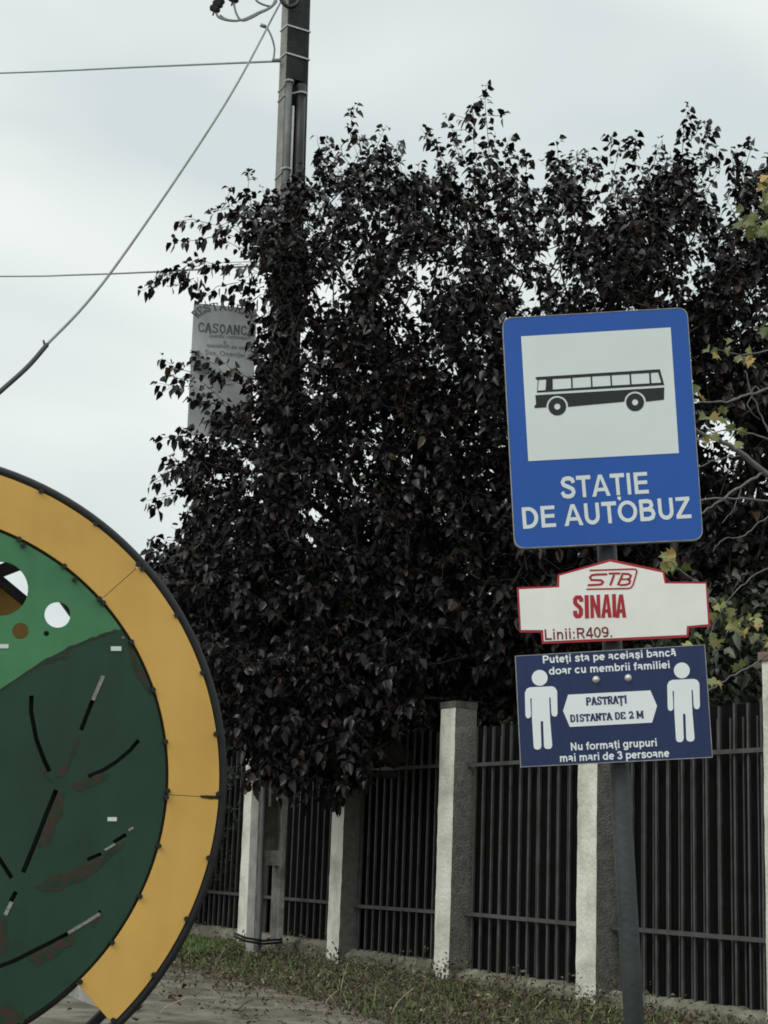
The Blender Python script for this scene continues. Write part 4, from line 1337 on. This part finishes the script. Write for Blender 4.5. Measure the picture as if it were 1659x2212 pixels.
# dark hedge shrubs close behind the fence
for i, (c0, c1, lab) in enumerate(((-1, 1.6, 'dark green hedge shrub behind the far bays of the fence'), (1.6, 3.2, 'dark green hedge shrub showing above the railing left of the signs'), (3.2, 5.2, 'dark green hedge shrub behind the nearest bay of the fence'))):
    hroot = empty('hedge_shrub', loc=tuple(P1 + FA * BAY * (c0 + c1) / 2 - FN * 1.3))
    tag(hroot, lab, 'shrub', 'hedge shrubs behind the fence')
    hi_ = hroot.matrix_world.inverted()
    n = int(9000 * (c1 - c0) / 2)
    tpos = rng.uniform(c0, c1, n) * BAY
    dep = rng.uniform(.55, 2.2, n)
    ztop_ = 3.0 + .35 * np.sin(tpos * 2.1) + .25 * np.sin(tpos * 5.3 + 1) 
    z = np.where(rng.random(n) < .7, rng.uniform(.52, 1, n) * ztop_, rng.uniform(.1, 1, n) * ztop_)
    Pn = np.array(P1)[None] + np.array(FA)[None] * tpos[:, None] - np.array(FN)[None] * dep[:, None]
    Pn[:, 2] = z
    o = scatter_leaves('crown', Pn, M['hedge'], None, (.07, .12))
    o.parent = hroot; o.matrix_parent_inverse = hi_
    st_ = MB()
    for j in range(7):
        b = P1 + FA * (c0 + (c1 - c0) * (j + .5) / 7) * BAY - FN * 1.3
        st_.tube([(b.x, b.y, 0), (b.x + random.uniform(-.2, .2), b.y + random.uniform(-.2, .2), 1.4), (b.x + random.uniform(-.5, .5), b.y + random.uniform(-.3, .3), 2.8)], [.035, .025, .008], 6)
    o = st_.build('stems', M['bark']); o.parent = hroot; o.matrix_parent_inverse = hi_

# dark broadleaf trees further back close the view under the plum crowns
for (px_, py0, py1, Yb, w, lab) in ((640, 1150, 1560, 20.5, 300, 'dark green tree further back behind the far fence posts'), (1000, 960, 1560, 20.0, 330, 'dark green tree further back left of the signs'), (1430, 1000, 1560, 19.0, 360, 'dark green tree further back behind the stop signs')):
    bp = on_y(px_, 1700, Yb); bp.z = 0
    broot = empty('background_tree', loc=tuple(bp))
    tag(broot, lab, 'tree', 'dark trees in the background')
    bi = broot.matrix_world.inverted()
    n = 9500
    cl_ = 60
    cu_ = np.stack([rng.uniform(-1, 1, cl_), rng.uniform(-1, 1, cl_), rng.uniform(-1, 1, cl_)], 1)
    cu_ = cu_[(cu_**2).sum(1) < 1]
    top, bot = on_y(px_, py0, Yb).z, 1.0
    rx = w * Yb / FPX
    ce = np.array([bp.x, Yb, (top + bot) / 2]); sc_ = np.array([rx, 1.4, (top - bot) / 2])
    pick = rng.integers(0, len(cu_), n)
    Pn = ce + (cu_[pick] * .82 + rng.normal(0, .17, (n, 3))) * sc_
    o = scatter_leaves('crown', Pn, M['hedge'], None, (.12, .20), up=.6)
    o.parent = broot; o.matrix_parent_inverse = bi
    t_ = MB()
    t_.tube([(bp.x, Yb, 0), (bp.x + .1, Yb, 1.5), (bp.x, Yb, 3)], [.16, .12, .07], 8)
    for q in cu_[:14]:
        e = ce + q * .75 * sc_
        t_.tube([(bp.x, Yb, 1.6), tuple((np.array([bp.x, Yb, 2.0]) + e) / 2 + rng.normal(0, .1, 3)), tuple(e)], [.06, .035, .01], 6)
    o = t_.build('trunk', M['bark'], smooth=True); o.parent = broot; o.matrix_parent_inverse = bi

# conifer at the left, behind the rim of the ring
Yc_ = 19.5
cb_ = on_y(410, 1700, Yc_); cb_.z = 0
croot = empty('conifer', loc=tuple(cb_))
tag(croot, 'bluish green conifer with fine needles behind the orange ring', 'tree')
ci = croot.matrix_world.inverted()
zt_ = on_y(410, 1105, Yc_).z
tw = MB()
tw.tube([(cb_.x, Yc_, 0), (cb_.x, Yc_, zt_ * .6), (cb_.x, Yc_, zt_)], [.13, .07, .01], 8)
PN, DN = [], []
for i in range(420):
    f = rng.uniform(.08, 1) ** .8
    z = zt_ * (1 - f) + .25
    if z < .5: z = rng.uniform(.5, 1.5)
    rr = (.20 + 1.25 * f) * rng.uniform(.55, 1.05)
    a_ = rng.uniform(0, 2 * math.pi)
    d = np.array([math.cos(a_), math.sin(a_), rng.uniform(.05, .5)])
    b0 = np.array([cb_.x, Yc_, z]); e = b0 + d * rr
    tw.tube([b0, (b0 + e) / 2 - [0, 0, .05], e], [.012, .008, .003], 4, cap=False)
    k_ = int(90)
    t = rng.uniform(.3, 1.05, k_)
    PN.append(b0 + (e - b0) * t[:, None] + rng.normal(0, .03, (k_, 3)))
    DN.append(d[None] * .7 + rng.normal(0, .6, (k_, 3)))
PN = np.concatenate(PN); DN = unit(np.concatenate(DN))
n = len(PN)
V, T, Q = leaf_geo(PN, DN, unit(rng.normal(0, 1, (n, 3))), rng.uniform(.07, .13, n), np.full(n, .011), np.zeros(n), 0)
o = arr_mesh('crown', V, [T, Q], M['conifer'], None, np.repeat(rng.random(n), 8)); o.parent = croot; o.matrix_parent_inverse = ci
o = tw.build('trunk', M['bark'], smooth=True); o.parent = croot; o.matrix_parent_inverse = ci

# ------------------------------------------------------------------ yellow-leaved tree at the right edge
YT = 8.2
tb = on_y(1850, 1700, YT); tb.z = 0
yroot = empty('maple_tree', loc=tuple(tb))
tag(yroot, 'sparse tree at the right edge with bare pale branches and yellow green lobed leaves', 'tree')
yi = yroot.matrix_world.inverted()
def yp(x, y, dy=0): return on_y(x, y, YT + dy)
t_ = MB()
t_.tube(bez([tb, tb + Vector((.05, 0, .8)), yp(1840, 1500), yp(1790, 1200), yp(1790, 850), yp(1760, 500), yp(1740, 250)], 4), [.075 - .0022 * i for i in range(25)], 8)
o = t_.build('trunk', M['pale_bark'], smooth=True); o.parent = yroot; o.matrix_parent_inverse = yi
BR = [([(1792, 1130), (1700, 1050), (1650, 1020), (1600, 980), (1560, 955), (1515, 935), (1470, 905)], .019, .008),
      ([(1790, 800), (1700, 825), (1659, 838), (1610, 855), (1570, 868), (1505, 868)], .009, .004),
      ([(1640, 845), (1630, 838), (1615, 880), (1640, 905)], .004, .002),
      ([(1650, 1020), (1600, 1050), (1560, 1080), (1520, 1105), (1480, 1130)], .008, .003),
      ([(1800, 1110), (1700, 1090), (1630, 1080), (1570, 1076), (1510, 1080), (1470, 1090)], .007, .003),
      ([(1570, 958), (1540, 945), (1510, 948), (1480, 960)], .007, .003),
      ([(1700, 1050), (1680, 965), (1650, 945), (1590, 930), (1540, 935), (1500, 955)], .006, .002),
      ([(1600, 985), (1560, 990), (1510, 1010)], .005, .002),
      ([(1800, 1500), (1740, 1450), (1640, 1385), (1590, 1350), (1545, 1300), (1480, 1240), (1440, 1205)], .008, .003),
      ([(1545, 1300), (1500, 1290), (1440, 1250)], .003, .0015),
      ([(1810, 1350), (1700, 1395), (1660, 1415), (1600, 1450), (1550, 1480), (1520, 1500)], .006, .002),
      ([(1790, 700), (1700, 740), (1650, 760), (1590, 765), (1540, 750)], .005, .002),
      ([(1760, 480), (1700, 470), (1650, 480), (1610, 490)], .006, .002),
      ([(1750, 380), (1690, 400), (1650, 405)], .006, .002),
      ([(1700, 1090), (1640, 1130), (1600, 1160), (1560, 1165), (1540, 1190)], .004, .0015),
      ([(1600, 1050), (1590, 1090), (1560, 1130)], .003, .0012),
      ([(1700, 1050), (1690, 1000), (1670, 950), (1645, 900), (1625, 850), (1610, 800)], .007, .002),
      ([(1800, 1180), (1650, 1230), (1610, 1260), (1570, 1300), (1530, 1380)], .004, .0015)]
for pxs, r0, r1 in BR:
    p = bez([yp(x, y, .15 * math.sin(x * .012)) for i, (x, y) in enumerate(pxs)], 5)
    p = [q + Vector((random.uniform(-.006, .006), 0, random.uniform(-.006, .006))) for q in p]
    br = MB()
    br.tube(p, [1.05 * (r0 + (r1 - r0) * i / (len(p) - 1)) for i in range(len(p))], 6)
    o = br.build('branch', M['pale_bark'], smooth=True); o.parent = yroot; o.matrix_parent_inverse = yi
# lobed leaf outline (x across, y along)
LOBE = np.array([(0, 0), (.30, .02), (.52, .18), (.34, .34), (.62, .62), (.26, .62), (0, 1.05), (-.26, .62), (-.62, .62), (-.34, .34), (-.52, .18), (-.30, .02)])
CLUST = [(1555, 745, 26, 5), (1590, 755, 30, 6), (1615, 780, 22, 4), (1505, 850, 14, 4), (1560, 895, 25, 6), (1585, 925, 22, 4), (1525, 935, 18, 3), (1455, 1212, 24, 8), (1432, 1215, 10, 3), (1550, 1310, 22, 6), (1590, 1335, 30, 10), (1630, 1350, 22, 8), (1655, 1385, 18, 6), (1545, 1375, 16, 3), (1500, 1382, 10, 3),
         (1545, 1470, 14, 4), (1590, 1440, 10, 2), (1640, 395, 25, 9), (1655, 430, 20, 6), (1625, 475, 30, 12), (1655, 490, 24, 9), (1700, 460, 50, 20), (1720, 800, 60, 14), (1740, 1300, 60, 18), (1655, 700, 8, 2), (1615, 470, 14, 4)]
LV, LF, LT = [], [], []
k_ = 0
for (x, y, s_, c) in CLUST:
    for _ in range(c):
        p = np.array(yp(x + random.gauss(0, s_ * .55), y + random.gauss(0, s_ * .5), random.uniform(-.2, .2)))
        L_ = random.uniform(.040, .072)
        d = np.array([random.gauss(0, .6), random.gauss(0, .5), -random.uniform(.2, 1)]); d /= np.linalg.norm(d)
        nn_ = np.array([random.gauss(0, .9), -.8, random.gauss(.5, .8)]); s = np.cross(d, nn_); s /= np.linalg.norm(s); nn_ = np.cross(s, d)
        cup = random.uniform(-.35, .75)
        pts = [p + s * q[0] * L_ + d * q[1] * L_ + nn_ * (abs(q[0]) * cup + (q[1] ** 2) * random.uniform(-.2, .1)) * L_ for q in LOBE]
        pts.append(p + d * .4 * L_)
        LV += pts
        LF += [(k_ + 12, k_ + i, k_ + (i + 1) % 12) for i in range(12)]
        LT += [random.random()] * 13
        k_ += 13
o = arr_mesh('crown', np.array(LV), [np.array(LF)], M['yellow'], None, np.array(LT), smooth=False)
o.parent = yroot; o.matrix_parent_inverse = yi

# ------------------------------------------------------------------ verge: weeds, dead leaves, grass
def verge(n, t0, t1, d0, d1, pw=1.0):
    t = rng.uniform(t0, t1, n) * BAY
    d = d0 + (d1 - d0) * rng.random(n) ** pw
    Pn = np.array(P1)[None] + np.array(FA)[None] * t[:, None] + np.array(FN)[None] * d[:, None]
    return Pn, t, d
Pn, t, d = verge(95000, -1.0, 5.6, 0.0, 3.2, 1.0)
sof = rng.normal(0, .30, (len(t), 2))
inp = in_poly_np(Pn[:, 0] + sof[:, 0], Pn[:, 1] + sof[:, 1], path_loop)
cl_n = np.sin(Pn[:, 0] * 5.1 + 1.3 * np.sin(Pn[:, 1] * 3.3)) * np.sin(Pn[:, 1] * 4.7 + 2 * np.sin(Pn[:, 0] * 2.7))
patch = (np.sin(Pn[:, 0] * 2.3 + 1.1) * np.sin(Pn[:, 1] * 1.7 + .4 + np.sin(Pn[:, 0])) > .35)
grass_patch = [tuple(on_ground(x, y).xy) for x, y in ((330, 1990), (512, 2000), (522, 2052), (330, 2066))]
keep = ~(in_poly_np(Pn[:, 0], Pn[:, 1], grass_patch) & (rng.random(len(t)) < .8)) & (~inp | (rng.random(len(t)) < np.where(patch, .22, .03))) & (rng.random(len(t)) < .75 + .35 * cl_n)
Pn = Pn[keep]; cl_n = cl_n[keep]; dd_ = d[keep]
Pn[:, 2] = rng.random(len(Pn)) ** 2.0 * ((.05 + .07 * np.clip(cl_n + .4, 0, 1.4)) * (1 + 1.1 * np.exp(-dd_ / .35)))
tone = np.clip(rng.beta(2, 2.4, len(Pn)) * .9 + .12 * cl_n + (rng.random(len(Pn)) < .02) * .4, 0, 1)
tag(scatter_leaves('weeds', Pn, M['weed'], None, (.015, .048), up=.3, aspect=(.25, .6), tone=tone), 'low brown and olive weeds along the foot of the fence', 'weeds', kind='stuff')
Pn, t, d = verge(1500, -1.5, 5.6, 0.0, 4.2)
Pn = Pn[~in_poly_np(Pn[:, 0], Pn[:, 1], path_loop) | (rng.random(1500) < .45)]
Pn[:, 2] = .012 + .02 * rng.random(len(Pn))
tag(scatter_leaves('fallen_leaves', Pn, M['dead_leaf'], None, (.025, .065), up=1.6, flat=True, curl=(-.3, .2)), 'dry brown fallen leaves scattered on the verge and dusty path', 'leaves', kind='stuff')
def blades(name, P_, h, w, mats, lean=.35):
    n = len(P_)
    D = unit(np.stack([rng.normal(0, lean, n), rng.normal(0, lean, n), np.ones(n)], 1))
    V, T, Q = leaf_geo(P_, D, unit(rng.normal(0, 1, (n, 3)) * [1, 1, .1]), rng.uniform(*h, n), rng.uniform(*w, n), rng.uniform(0, .35, n), .05)
    return arr_mesh(name, V, [T, Q], mats, None, np.repeat(rng.random(n), 8))
gp = [on_ground(x, y) for x, y in ((330, 2000), (515, 2008), (525, 2062), (330, 2078))]
gl = [(p.x, p.y) for p in gp]
xs = [p[0] for p in gl]; ys = [p[1] for p in gl]
X = rng.uniform(min(xs), max(xs), 42000); Yg = rng.uniform(min(ys), max(ys), 42000)
kk = in_poly_np(X, Yg, gl)
G = np.stack([X[kk], Yg[kk], np.zeros(kk.sum())], 1)
Pn, t, d = verge(4500, 0, 5.6, 0.0, 2.8)
ok = ~in_poly_np(Pn[:, 0], Pn[:, 1], path_loop)
G = np.concatenate([G, Pn[ok]])
tag(blades('grass', G, (.05, .14), (.006, .012), M['grass']), 'short green grass beside the far white post', 'grass', kind='stuff')
Pn, t, d = verge(7000, -1, 5.6, 0.0, 3.4)
ok = ~in_poly_np(Pn[:, 0], Pn[:, 1], path_loop) | (rng.random(len(t)) < .12)
tag(blades('dry_grass', Pn[ok], (.04, .13), (.003, .006), M['dead_leaf'], lean=1.1), 'dry brown grass tangled among the weeds by the fence', 'dry grass', kind='stuff')
# pale dry stalks
ss = MB()
for (x, y, h, ln) in ((735, 2150, .24, .05), (845, 2195, .18, .14), (470, 2085, .14, .05), (700, 2175, .12, .1), (480, 2160, .08, -.12), (1150, 2195, .12, .09), (600, 2130, .10, .03), (345, 2190, .10, .16)):
    p = on_ground(x, y)
    ss.tube(bez([p, p + Vector((ln * .3, 0, h * .5)), p + Vector((ln, .02, h))], 4), [.0042 - .0003 * i for i in range(9)], 5)
tag(ss.build('dry_stalks', M['straw'], smooth=True), 'pale dry stalks sticking up from the verge', 'stalks', kind='stuff')
